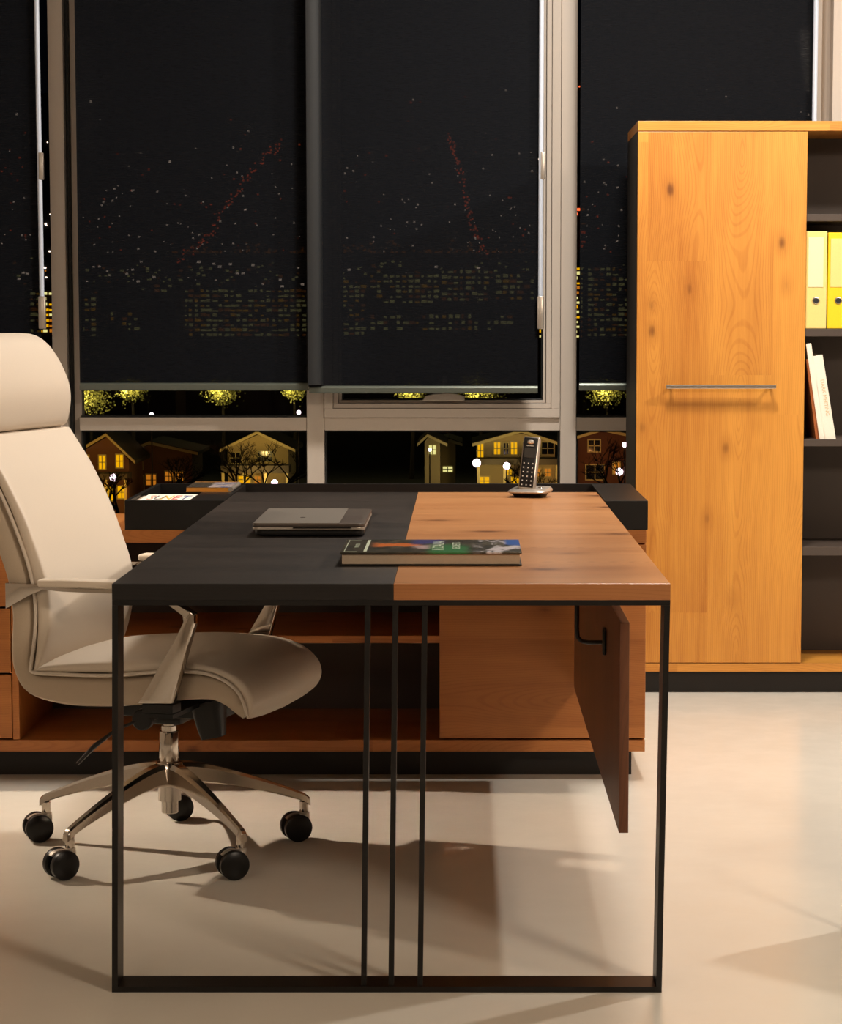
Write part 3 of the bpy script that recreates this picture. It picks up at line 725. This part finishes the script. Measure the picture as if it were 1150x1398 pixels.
# arms
def flatbar(bm, pts, wid, thk, y):
    """flat bar following (x,z) points, thickness in plane, width along y"""
    pts = smooth_path(pts, 4) if len(pts) > 2 else pts
    rings = []
    for i, p in enumerate(pts):
        a = pts[max(i - 1, 0)]; c = pts[min(i + 1, len(pts) - 1)]
        dx, dz = c[0] - a[0], c[1] - a[1]; l = math.hypot(dx, dz) or 1; nx, nz = -dz / l, dx / l
        t = p[2] / 2 if len(p) > 2 else thk / 2; w = p[3] / 2 if len(p) > 3 else wid / 2
        yo = p[4] if len(p) > 4 else 0
        rings.append([(p[0] + nx * t, y - w + yo, p[1] + nz * t), (p[0] + nx * t, y + w + yo, p[1] + nz * t), (p[0] - nx * t, y + w + yo, p[1] - nz * t), (p[0] - nx * t, y - w + yo, p[1] - nz * t)])
    rings_mesh(bm, rings)
for s in (-1, 1):
    yc = s * .275
    b = B()
    # bracket on the shell side, running forward and narrowing
    prism(b, [(-.262, .642), (-.150, .642), (-.162, .634), (-.20, .618), (-.262, .585)], 'y', s * .2335, s * .247, bev=.001)
    flatbar(b, [(-.17, .638, .008, .020, s * -.022), (-.10, .637, .008, .034, 0), (.0, .637, .008, .038, 0), (.075, .637, .009, .036, 0), (.125, .628, .010, .034, 0), (.165, .606, .012, .032, 0), (.190, .590, .016, .030, 0)], .036, .008, yc)
    # strut: slim at the elbow, broad where it bolts under the seat
    prism(b, [(.176, .588), (.190, .601), (.203, .592), (.203, .572), (.196, .552), (.150, .396), (.068, .393), (.078, .404), (.160, .54), (.178, .575)], 'y', yc - .0125 - s * .0, yc + .0125, bev=.002)
    arm = obj('armrest', b, 'chrome', parent=ch, local=True, smooth=True, ang=30)
    b = B(); box(b, .078, .150, min(s * .236, s * .284), max(s * .236, s * .284), .372, .3925, .002); box(b, .078, .150, min(s * .0855, s * .284), max(s * .0855, s * .284), .362, .3715); obj('mounting_plate', b, 'plastic', parent=arm, local=True)
    b = B(); box(b, -.160, .085, yc - .025, yc + .025, .6415, .659, .006, seg=3); obj('arm_pad', b, 'leather', parent=arm, local=True, smooth=True, ang=60)
# mechanism and column (the swivel axis sits a little forward of the middle)
HX, HY = .022, 0.0
b = B(); box(b, -.075, .185, -.085, .085, .325, .362, .006); box(b, HX - .05, HX + .05, -.05, .05, .302, .326, .008)
mech = obj('tilt_mechanism', b, 'plastic', parent=ch, local=True, smooth=True, ang=40)
b = B(); lathe(b, [(.021, 0), (.024, .004), (.024, .02), (.012, .021), (.012, .10)], (.035, -.19, .338), 20, (0, 1, 0)); obj('tension_knob', b, 'plastic', parent=mech, local=True, smooth=True)
b = B(); tube(b, [(.035, -.18, .340), (-.02, -.20, .316), (-.07, -.205, .278), (-.112, -.206, .236)], [.006, .007, .012, .008], 10, ry=.5); obj('tilt_lever', b, 'plastic', parent=mech, local=True, smooth=True)
b = B(); rings = []
for (x, z, hx, hy) in ((.160, .372, .036, .03), (.163, .345, .034, .03), (.168, .312, .030, .025), (.172, .290, .026, .021)):
    rings.append([(x + p[0], p[1] - .10, z + p[0] * .22) for p in oval(0, 0, hx, hy, e=4, n=20)])
rings_mesh(b, rings); obj('adjuster_housing', b, 'plastic', parent=mech, local=True, smooth=True, ang=50)
b = B(); lathe(b, [(.0135, .27), (.0135, .325)], (HX, HY, 0), 20); lathe(b, [(.0185, .278), (.0185, .292)], (HX, HY, 0), 20); obj('gas_piston', b, 'satin', parent=ch, local=True, smooth=True)
b = B(); lathe(b, [(.0225, .205), (.0235, .208), (.0235, .277), (.022, .280)], (HX, HY, 0), 28); obj('column', b, 'chrome', parent=ch, local=True, smooth=True)
b = B(); lathe(b, [(.018, .088), (.0195, .090), (.0195, .116), (.0265, .118), (.0265, .150), (.0265, .152)], (HX, HY, 0), 20); obj('column_foot', b, 'satin', parent=ch, local=True, smooth=True, ang=20)
# star base: world directions turned into the chair frame
b = B(); lathe(b, [(.024, .150), (.034, .156), (.038, .175), (.036, .196), (.030, .208), (.024, .2095)], (HX, HY, 0), 28)
base = obj('star_base', b, 'chrome', parent=ch, local=True, smooth=True)
rz = math.radians(15)
hubw = Vector((-.675, 5.012))
for i in range(5):
    aw = math.radians(18.5 + 72 * i) ; al = aw + rz
    d = Vector((math.cos(al), math.sin(al), 0)); s_ = Vector((-d.y, d.x, 0))
    rings = []
    for t, top, bot, w in smooth_path([(.012, .206, .155, .024), (.05, .205, .158, .023), (.10, .194, .152, .020), (.17, .172, .137, .0165), (.24, .146, .119, .0135), (.30, .121, .100, .0115), (.325, .109, .088, .0108), (.334, .100, .082, .008)], 3):
        c = Vector((HX, HY, 0)) + d * t
        h = top - bot
        rings.append([c + s_ * (w * .45) + Vector((0, 0, top)), c - s_ * (w * .45) + Vector((0, 0, top)), c - s_ * w * .8 + Vector((0, 0, top - h * .2)), c - s_ * w + Vector((0, 0, bot + h * .1)), c - s_ * w * .8 + Vector((0, 0, bot)), c + s_ * w * .8 + Vector((0, 0, bot)), c + s_ * w + Vector((0, 0, bot + h * .1)), c + s_ * w * .8 + Vector((0, 0, top - h * .2))])
    b = B(); rings_mesh(b, rings); tip = Vector((HX, HY, 0)) + d * .320
    lathe(b, [(.0095, .066), (.0105, .070), (.0105, .092)], tip, 16)
    leg = obj('leg', b, 'chrome', parent=ch, local=True, smooth=True, ang=32)
    # twin wheel castor; all trail the same way
    axw = Vector((math.cos(math.radians(-68)), math.sin(math.radians(-68)), 0)); ax = Matrix.Rotation(rz, 3, 'Z') @ axw
    trw = Vector((-.93, -.37, 0)); trl = (Matrix.Rotation(rz, 3, 'Z') @ trw) * .020
    if i == 3:   # the front left castor is turned a bit further
        axw = Vector((math.cos(math.radians(-52)), math.sin(math.radians(-52)), 0)); ax = Matrix.Rotation(rz, 3, 'Z') @ axw
    wc = tip + trl; wc.z = .0335
    cst = B(); lathe(cst, [(.0125, .060), (.0125, .067)], tip, 16)
    hood = []
    for k in range(15):
        a = math.radians(-60 + k * 200 / 14)
        r_ = Vector((-trl.x, -trl.y, 0)).normalized() * math.cos(a) + Vector((0, 0, 1)) * math.sin(a)
        c0 = wc + r_ * .0325; c1 = wc + r_ * .0285
        hood.append([c0 + ax * .0065, c0 - ax * .0065, c1 - ax * .0065, c1 + ax * .0065])
    rings_mesh(cst, hood)
    box(cst, tip.x - .011, tip.x + .011, tip.y - .011, tip.y + .011, .035, .062, .003)
    cs = obj('castor', cst, 'silver', parent=leg, local=True, smooth=True, ang=40)
    wb = B()
    for sg in (-1, 1):
        lathe(wb, [(.004, -.0085), (.027, -.0085), (.0325, -.006), (.0332, 0), (.0325, .006), (.029, .0085), (.012, .0105), (.002, .0108)] if sg > 0 else [(.002, -.0108), (.012, -.0105), (.029, -.0085), (.0325, -.006), (.0332, 0), (.0325, .006), (.027, .0085), (.004, .0085)], wc + ax * (.0185 * sg), 32, ax)
    tag(obj('castor_wheels', wb, 'wheel', parent=leg, local=True, smooth=True, ang=40), 'black twin wheels')

# visitor chair whose front leg just enters the picture on the right (turned half away)
VA = Matrix.Rotation(math.radians(47), 4, 'Z')
vc = empty('visitor_chair', (1.090, 4.337, 0), 'chair at the right picture edge, only its slim metal leg showing', 'chair', rz=math.radians(47))
q_ = .2225
for sx, sy in ((-1, 1), (-1, -1), (1, -1), (1, 1)):
    def P_(o, z): return ((q_ - o) * sx, (q_ - o) * sy, z)
    b = B(); tube(b, smooth_path([P_(.085, .44), P_(.050, .395), P_(.004, .35), P_(0, .15), P_(.001, .05), P_(.004, .014)], 6), .011, 12); lg = obj('leg', b, 'chrome', parent=vc, smooth=True, local=True)
    b = B(); lathe(b, [(.014, .0), (.0165, .004), (.013, .014)], P_(.004, 0), 16); obj('foot_glide', b, 'plastic', parent=lg, smooth=True, local=True)
b = B(); box(b, -.15, .15, -.15, .15, .4405, .47, .012); obj('seat', b, 'leather', parent=vc, smooth=True, local=True)
b = B(); box(b, .13, .15, -.14, .14, .52, .76, .008); obj('backrest', b, 'leather', parent=vc, smooth=True, local=True)
for y in (-.11, .11):
    b = B(); box(b, .134, .146, y - .01, y + .01, .47, .56); obj('back_support', b, 'chrome', parent=vc, local=True)

#PART: city
# ------------------------------------------------------------------ the street below and the town beyond
GZ = -17.0
M['asphalt'] = mat('night_ground', (.003, .003, .003), .9)
b = B(); box(b, -500, 500, 30, 1400, GZ - 1, GZ); structure('street_ground', b, 'asphalt')
M['siding'] = mat('tan_siding', (.42, .33, .16), .8, bscale=2)
M['siding_dark'] = mat('brown_siding', (.16, .07, .035), .8, bscale=2)
M['brick'] = mat('brick_wall', (.10, .035, .02), .85, bscale=3)
M['roofing'] = mat('roof_shingle', (.05, .04, .03), .9)
M['trimw'] = mat('pale_window_trim', (.5, .42, .2), .7)
M['lit'] = mat('lit_window', (.1, .05, 0), .5, emit=(1, .47, .0), estr=.95)
M['lit_o'] = mat('orange_lit_window', (.1, .05, 0), .5, emit=(1, .30, .02), estr=.5)
M['lit_p'] = mat('greenish_lit_window', (.1, .1, .05), .5, emit=(.9, .80, .30), estr=1.0)
M['unlit'] = mat('dark_window', (.01, .01, .012), .15)
M['globe'] = mat('street_lamp_globe', (.9, .8, .9), .5, emit=(1, .72, .85), estr=7)
M['red'] = mat('red_light', (.3, .02, 0), .5, emit=(1, .12, .03), estr=2.0)
M['spark'] = mat('distant_light', (.5, .4, .4), .5, emit=(1, .75, .6), estr=3.0)
M['bark'] = mat('bare_bark', (.03, .018, .01), .9)
M['leaf'] = mat('lamp_lit_foliage', (.45, .42, .12), .8, bscale=2)
def point(loc, watts, col=(1, .62, .18), r=.3):
    l = bpy.data.lights.new('porch_light', 'POINT'); l.energy = watts; l.color = col; l.shadow_soft_size = r
    o = bpy.data.objects.new('porch_light', l); C.objects.link(o); o.location = loc; return o

HY_ = 210.0
def house(x0, x1, peak, eave, label, wins, m='siding', Y=HY_, depth=9, porch=None, group='houses across the street', name='house'):
    """x0,x1,peak,eave given as photo measurements at distance Y"""
    A = at(x0, eave, Y); Bq = at(x1, eave, Y); P = at((x0 + x1) / 2 if peak is None else peak[0], peak[1] if peak else eave - 10, Y)
    r = empty(name, ((A.x + Bq.x) / 2, Y + depth / 2, GZ), label, 'house', group)
    b = B(); prism(b, [(A.x, GZ), (Bq.x, GZ), (Bq.x, A.z), (P.x, P.z - .25), (A.x, A.z)], 'y', Y, Y + depth); obj('wall', b, m, parent=r)
    b = B()
    for e, s in ((A, -1), (Bq, 1)):
        ex, ez = e.x + s * .7, e.z - .35
        prism(b, [(ex, ez), (ex, ez + .35), (P.x, P.z + .2), (P.x, P.z - .15)], 'y', Y - .6, Y + depth + .6)
    obj('roof', b, 'roofing', parent=r)
    b = B()
    for e, s in ((A, -1), (Bq, 1)):
        ex, ez = e.x + s * .7, e.z - .35
        prism(b, [(ex, ez), (ex, ez + .28), (P.x, P.z + .13), (P.x, P.z - .15)], 'y', Y - .75, Y - .61)
    obj('barge_board', b, 'trimw', parent=r)
    for (wx0, wx1, wy0, wy1, wm) in wins:
        p = at(wx0, wy0, Y); q = at(wx1, wy1, Y)
        b = B(); box(b, p.x - .12, q.x + .12, Y - .08, Y - .002, q.z - .12, p.z + .12); w = obj('window', b, 'trimw', parent=r)
        b = B(); box(b, p.x, q.x, Y - .12, Y - .085, q.z, p.z)
        obj('pane', b, wm, parent=w)
        b = B(); mid = (p.z + q.z) / 2; box(b, p.x, q.x, Y - .15, Y - .125, mid - .04, mid + .04); box(b, (p.x + q.x) / 2 - .04, (p.x + q.x) / 2 + .04, Y - .15, Y - .125, q.z, p.z); obj('glazing_bar', b, 'trimw', parent=w)
    if porch:
        p = at(porch[0], porch[2], Y); q = at(porch[1], porch[3], Y)
        b = B(); box(b, p.x, q.x, Y - 3, Y - .01, q.z, p.z); obj('porch_roof', b, 'roofing', parent=r)
        for k in range(4):
            x = p.x + (q.x - p.x) * (.03 + .94 * k / 3); b = B(); box(b, x - .12, x + .12, Y - 2.9, Y - 2.66, GZ, q.z - .01); obj('porch_post', b, 'trimw', parent=r)
    return r
house(92, 176, (146, 593), 628, 'gabled house with yellow lit windows beside the chair back', [(114, 121, 622, 640, 'lit'), (135.5, 144, 622, 640, 'lit'), (159, 168, 621, 638, 'lit'), (143, 156, 665, 683, 'lit'), (161, 172, 664, 680, 'lit'), (145, 152, 690, 697, 'lit')], 'siding_dark', porch=(96, 180, 644, 652))
house(176, 262, (205, 604), 616, 'low dark terraced house with orange lit porch left of the tray', [(184, 194, 624, 640, 'unlit'), (200, 213, 648, 662, 'lit_o'), (184, 196, 650, 668, 'unlit'), (226, 236, 644, 656, 'lit_o'), (240, 250, 644, 656, 'lit_o')], 'siding_dark', Y=HY_ + 11)
house(311, 394, (352, 590), 612, 'tan gabled house behind bare branches, lit porch below its black awning', [(316, 328, 618, 632, 'unlit'), (352, 372, 616, 630, 'unlit'), (326, 342, 650, 659, 'lit'), (348, 356, 650, 660, 'lit_o')], 'siding', porch=(306, 398, 633, 643))
house(580, 601, (584, 594), 604, 'narrow pale gabled house left of the two lamp globes', [(586, 595, 608, 620, 'lit_p')], 'siding')
house(602, 622, (612, 600), 604, 'low house wing with white lit porch under dark roof', [(605, 618, 637, 644, 'lit_p')], 'siding', Y=HY_ + 11)
house(655, 758, (712, 588), 604, 'wide house with three yellow upstairs windows behind the phone', [(652.5, 660, 606, 624, 'lit'), (675, 683, 604, 620, 'lit'), (698, 706, 604, 620, 'lit'), (688, 694, 605, 620, 'unlit'), (714, 722, 604, 620, 'unlit'), (740, 756, 604, 620, 'unlit'), (692, 699, 641, 648, 'lit'), (654, 668, 651, 662, 'lit'), (698, 712, 651, 662, 'lit'), (744, 752, 640, 650, 'lit_o'), (730, 738, 640, 650, 'lit_o')], 'siding', porch=(650, 762, 624, 632))
house(790, 872, (822, 586), 596, 'dark brick house with pale framed windows beside the tall cabinet', [(804, 819, 601, 616, 'unlit'), (801, 824, 635, 654, 'unlit'), (838, 846, 632, 646, 'lit_o')], 'brick')
for (px, py, w, c) in ((110, 640, 500, (1, .5, .08)), (150, 672, 500, (1, .5, .08)), (205, 662, 500, (1, .4, .08)), (350, 625, 900, (1, .66, .2)), (337, 654, 700, (1, .6, .15)), (370, 655, 500, (1, .7, .3)), (592, 625, 250, (1, .75, .35)), (612, 636, 200, (1, .85, .5)),
                       (675, 640, 700, (1, .7, .25)), (740, 640, 500, (1, .6, .2)), (700, 600, 350, (1, .75, .3)), (812, 628, 500, (1, .4, .12)), (846, 645, 500, (1, .45, .1)), (150, 604, 300, (1, .6, .15))):
    p = at(px, py, HY_ - 5); point(p, w * .42, c)

# street lamps
def street_lamp(px, py, label, Y=HY_ - 8, rad=None):
    p = at(px, py, Y); r = empty('street_lamp', (p.x, Y, GZ), label, 'street lamp', 'street lamps with glowing globes')
    rad = rad or .30
    b = B(); bmesh.ops.create_uvsphere(b, u_segments=16, v_segments=10, radius=rad); bmesh.ops.translate(b, verts=b.verts, vec=p); obj('globe', b, 'globe', parent=r, smooth=True)
    b = B(); tube(b, [(p.x, Y, GZ), (p.x, Y, p.z - rad * .9)], [.09, .05], 8); obj('post', b, 'bark', parent=r)
street_lamp(155, 652, 'glowing white street lamp between the chair back and the black tray', rad=.34)
street_lamp(207, 567, 'small glowing street lamp just above the left window rail', rad=.24)
street_lamp(408, 563, 'small glowing street lamp under the blind beside the middle mullion', rad=.2)
street_lamp(375, 659, 'glowing street lamp low behind the desk, below the tan gabled house', rad=.3)
street_lamp(651, 632, 'brightest pinkish street lamp left of the phone', rad=.38)
street_lamp(692, 636, 'glowing street lamp directly left of the phone handset', rad=.33)
street_lamp(587, 614, 'faint street lamp on the narrow pale house', rad=.16)
street_lamp(846, 644, 'street lamp glowing beside the foot of the tall cabinet', rad=.34)
street_lamp(853, 607, 'smaller street lamp high beside the tall cabinet', rad=.24)

# bare trees
def tree(px, py_top, Y, label, seed, spread=1.0):
    rnd = random.Random(seed); top = at(px, py_top, Y); h = top.z - GZ
    b = B()
    def grow(p, d, l, r_, n):
        q = p + d * l; tube(b, [p, (p + q) / 2 + Vector((rnd.uniform(-.1, .1), 0, rnd.uniform(-.1, .1))) * l * .3, q], [r_, r_ * .85, r_ * .7], 5, caps=False)
        if n == 0: return
        for k in range(3 if n > 1 else 4):
            nd = (d + Vector((rnd.uniform(-1, 1) * spread, rnd.uniform(-.6, .6), rnd.uniform(-.25, .5)))).normalized()
            grow(q, nd, l * rnd.uniform(.6, .82), r_ * .6, n - 1)
    grow(Vector((0, 0, 0)), Vector((0, 0, 1)), h * .32, .22, 5)
    o = obj('bare_tree', b, 'bark'); o.location = (top.x, Y, GZ); tag(o, label, 'tree', 'bare street trees'); return o
tree(325, 600, HY_ - 10, 'bare branched tree in front of the tan gabled house', 3)
tree(380, 598, HY_ - 14, 'bare tree at the right corner of the tan gabled house', 5, 1.2)
tree(160, 640, HY_ - 14, 'low bare tree in front of the lit windows beside the chair back', 8)
tree(705, 625, HY_ - 14, 'bare tree in front of the wide house behind the phone', 11, 1.2)
tree(840, 600, HY_ - 12, 'bare tree in front of the dark brick house', 14, 1.2)
tree(232, 615, HY_ - 12, 'bare tree at the dark terraced house left of the tray', 17)
# lamp-lit trees further back, glimpsed just under the blinds
def lit_tree(px, py, Y, w, label, seed, col='leaf'):
    rnd = random.Random(seed); c = at(px, py, Y); b = B()
    for k in range(1100):
        a = rnd.gauss(0, .45) * w; q = rnd.gauss(0, .4) * w; z = rnd.gauss(0, .4) * w * .8
        s = rnd.uniform(.05, .15); nrm = Vector((rnd.uniform(-1, 1), -1, rnd.uniform(-1, 1))).normalized(); t1 = nrm.orthogonal().normalized() * s; t2 = nrm.cross(t1)
        p = Vector((a, q, z + (c.z - GZ)))
        b.faces.new([b.verts.new(p + v) for v in (t1, t2, -t1, -t2)])
    r = empty('leafy_tree', (c.x, Y, GZ), label, 'tree', 'lamp lit leafy trees')
    obj('foliage', b, col, parent=r, local=True)
    b = B(); tube(b, [(0, 0, 0), (.2, 0, (c.z - GZ) * .6), (0, 0, c.z - GZ + w * .3)], [.3, .2, .08], 6); obj('trunk', b, 'bark', parent=r, local=True)
    point((c.x - .6, Y - 2.2, c.z + .3), 330, (1, .82, .32), .2)
lit_tree(122, 545, 260, 2.6, 'yellow lit tree glimpsed under the blind beside the chair headrest', 1)
lit_tree(180, 532, 260, 1.8, 'dim lit tree under the left blind above the small lamp', 2)
lit_tree(303, 535, 262, 2.0, 'brightly lit tree under the middle of the left blind', 3)
lit_tree(401, 534, 262, 1.3, 'small lit tree under the right corner of the left blind', 4)
lit_tree(655, 536, 260, 2.8, 'lit tree glimpsed right of the window handle', 5)
lit_tree(562, 538, 262, 1.5, 'dim lit tree glimpsed left of the window handle', 6)
lit_tree(828, 536, 262, 2.0, 'lit tree under the blind beside the tall cabinet', 7)

# town centre blocks with lit storeys, seen through the sheer blinds
BY = 420.0
def block(px0, px1, py0, py1, label, litm, seed, Y=BY, dens=.75, nx=None, ny=None):
    rnd = random.Random(seed); p = at(px0, py0, Y); q = at(px1, py1, Y)
    if Y != 395.0: p.z -= rnd.uniform(0, .4)
    r = empty('office_block', ((p.x + q.x) / 2, Y + 8, GZ), label, 'building', 'lit office blocks beyond the houses')
    b = B(); box(b, p.x, q.x, Y, Y + 16, GZ, p.z); obj('wall', b, 'siding_dark', parent=r)
    w = q.x - p.x; h = p.z - q.z
    nx = nx or max(2, int(w / 1.15)); ny = ny or max(2, int(h / .95)); b = B()
    for i in range(nx):
        for j in range(ny):
            if rnd.random() > dens: continue
            x = p.x + w * (i + .15) / nx; z = q.z + h * (j + .2) / ny
            box(b, x, x + w * rnd.uniform(.35, .95) / nx, Y - .1, Y - .01, z, z + h * rnd.uniform(.3, .66) / ny, 0, rnd.choice([0, 0, 0, 1, 2]))
    o = obj('lit_windows', b, litm, parent=r); o['kind'] = 'stuff'
LM = ['lit_p', 'lit', 'lit_o']
for i, (a, c, t, u_, l, dn) in enumerate([(40, 75, 395, 455, 'far left block of bright storeys beside the first blind wand', .9), (98, 132, 405, 460, 'block seen in the gap left of the second blind', .9), (134, 190, 425, 452, 'low block behind the left part of the second blind', .4),
    (200, 238, 385, 400, 'small low block left of the long market hall', .5), (240, 420, 392, 460, 'long market hall with many lit bays behind the second blind', .8), (468, 500, 380, 458, 'narrow block at the left of the third blind', .8),
    (505, 600, 372, 415, 'wide lit block behind the centre of the third blind', .8), (602, 668, 365, 412, 'palest lit block behind the third blind', .95), (505, 700, 428, 452, 'low arcade with two rows of small lit openings', .7),
    (676, 733, 372, 410, 'block at the right side of the third blind', .7), (736, 750, 372, 462, 'slim tower of yellow windows beside the third blind wand', 1.0), (752, 800, 362, 462, 'tower of yellow windows split by the right mullion', 1.0), (802, 860, 362, 460, 'greenish lit block left of the tall cabinet', .85)]):
    block(a, c, t, u_, l, LM, 30 + i, dens=dn, Y=395.0 if 'arcade' in l else BY + (i % 3) * 18)
block(738, 800, 262, 345, 'tall tower with red lights beside the right mullion', ['red', 'lit_o', 'red'], 77, Y=490, dens=.35)

# illuminated bridge
BRY = 900.0
br = empty('suspension_bridge', (0, BRY, GZ), 'distant suspension bridge with strings of red lights behind the blinds', 'bridge')
M['bsteel'] = mat('bridge_steel', (.08, .03, .02), .8)
b = B(); pL = at(230, 349, BRY); pR = at(760, 347, BRY); box(b, pL.x, pR.x, BRY - 5, BRY + 5, pL.z - 1.2, pL.z); obj('deck', b, 'bsteel', parent=br)
for px, pt in ((392, 182), (608, 178)):
    a = at(px, pt, BRY); b = B()
    for dy in (-6, 6): box(b, a.x - 1, a.x + 1, BRY + dy - 1, BRY + dy + 1, GZ, a.z)
    for z in (a.z - 2, a.z - 24): box(b, a.x - 1, a.x + 1, BRY - 5, BRY + 5, z, z + 2)
    obj('tower', b, 'bsteel', parent=br)
def cable(pts, dens):
    P = [at(x, y, BRY) for x, y in smooth_path(pts, 8)]
    b = B(); tube(b, P, .18, 5); c = obj('cable', b, 'bsteel', parent=br)
    b = B(); rnd = random.Random(4)
    for i in range(len(P) - 1):
        for k in range(dens):
            p = P[i].lerp(P[i + 1], k / dens) + Vector((rnd.uniform(-1, 1), -1, rnd.uniform(-3.5, .5)))
            box(b, p.x - .35, p.x + .35, p.y - .3, p.y + .3, p.z - .35, p.z + .35)
    o = obj('cable_lights', b, 'red', parent=c); o['kind'] = 'stuff'
cable([(245, 348), (283, 318), (320, 262), (360, 212), (392, 184)], 3)
cable([(608, 180), (622, 206), (636, 260), (648, 312), (664, 346)], 3)
b = B(); rnd = random.Random(9)
for k in range(230):
    p = at(rnd.uniform(235, 755), 345, BRY); z = p.z + rnd.choice([0, 0, 1.5, 3, 5]) * rnd.random(); s = rnd.uniform(.2, .5)
    box(b, p.x - s, p.x + s, BRY - 6.2, BRY - 5.4, z - s, z + s)
o = obj('deck_lights', b, 'lit_o', parent=br); o['kind'] = 'stuff'
# dark hillside with scattered lights
b = B(); rnd = random.Random(2); HB = 1150.0
pts = [(-420, GZ), (420, GZ)] + [(420 - i * 42, 150 + 18 * math.sin(i * 1.1) - abs(i - 10) * 3) for i in range(21)]
prism(b, pts, 'y', HB, HB + 60); structure('hillside', b, 'asphalt')
b = B()
for k in range(420):
    p = at(rnd.uniform(-20, 1130), 345 - abs(rnd.gauss(0, 90)), HB); s = rnd.uniform(.22, .5)
    if p.z > 128: continue
    box(b, p.x - s, p.x + s, HB - 1, HB + .2, p.z - s, p.z + s, 0, rnd.choice([0, 0, 1]))
o = obj('hillside_lights', b, ['spark', 'red']); tag(o, 'scattered tiny lights on the dark hillside behind the blinds', 'lights', kind='stuff')
b = B()
for k in range(260):
    p = at(rnd.uniform(20, 860), rnd.gauss(374, 10), HB); s = rnd.uniform(.3, .95)
    box(b, p.x - s, p.x + s, HB - 1, HB + .2, p.z - s * .7, p.z + s * .7, 0, rnd.choice([0, 1, 2, 2]))
o = obj('shore_lights', b, ['spark', 'lit_o', 'lit_p']); tag(o, 'band of small town lights along the far shore', 'lights', kind='stuff')

#PART: light
# ------------------------------------------------------------------ light
def area(name, loc, target, size, watts, col, spread=PI, sy=None):
    l = bpy.data.lights.new(name, 'AREA'); l.energy = watts; l.color = col; l.size = size; l.spread = spread
    if sy: l.shape = 'RECTANGLE'; l.size_y = sy
    o = bpy.data.objects.new(name, l); C.objects.link(o); o.location = loc
    o.rotation_euler = (Vector(target) - Vector(loc)).to_track_quat('-Z', 'Y').to_euler(); return o
WH = (1, .945, .86); WARM = (1, .83, .65)
LIGHTS = [
    ('key_right', (2.85, 5.75, 2.95), (.6, 6.0, .5), .14, 66, WH),
    ('ceiling_spot', (.60, 6.0, 3.15), (.2, 6.2, 0), .4, 76, WH),
    ('lamp_left', (-3.2, 6.25, 2.6), (-.55, 5.36, 0), .08, 7, WARM, math.radians(36)),
    ('front_soft', (2.6, .6, 3.1), (-.2, 5.0, .4), .6, 105, WARM),
    ('front_left_fill', (-2.2, -.5, 3.1), (-.2, 5.0, .2), 1.4, 40, WARM),  # unseen fill added to lift the shade under the desk
]
for a_ in LIGHTS: area(*a_)
w = bpy.data.worlds.new('night'); bpy.context.scene.world = w; w.use_nodes = True
w.node_tree.nodes['Background'].inputs[0].default_value = (.004, .005, .009, 1); w.node_tree.nodes['Background'].inputs[1].default_value = .15
vs = bpy.context.scene.view_settings
vs.view_transform = 'Standard'; vs.look = 'None'; vs.exposure = 0; vs.gamma = 1; vs.use_curve_mapping = False
bpy.context.scene.cycles.caustics_reflective = False; bpy.context.scene.cycles.caustics_refractive = False
bpy.context.scene.cycles.max_bounces = 10; bpy.context.scene.cycles.transparent_max_bounces = 16
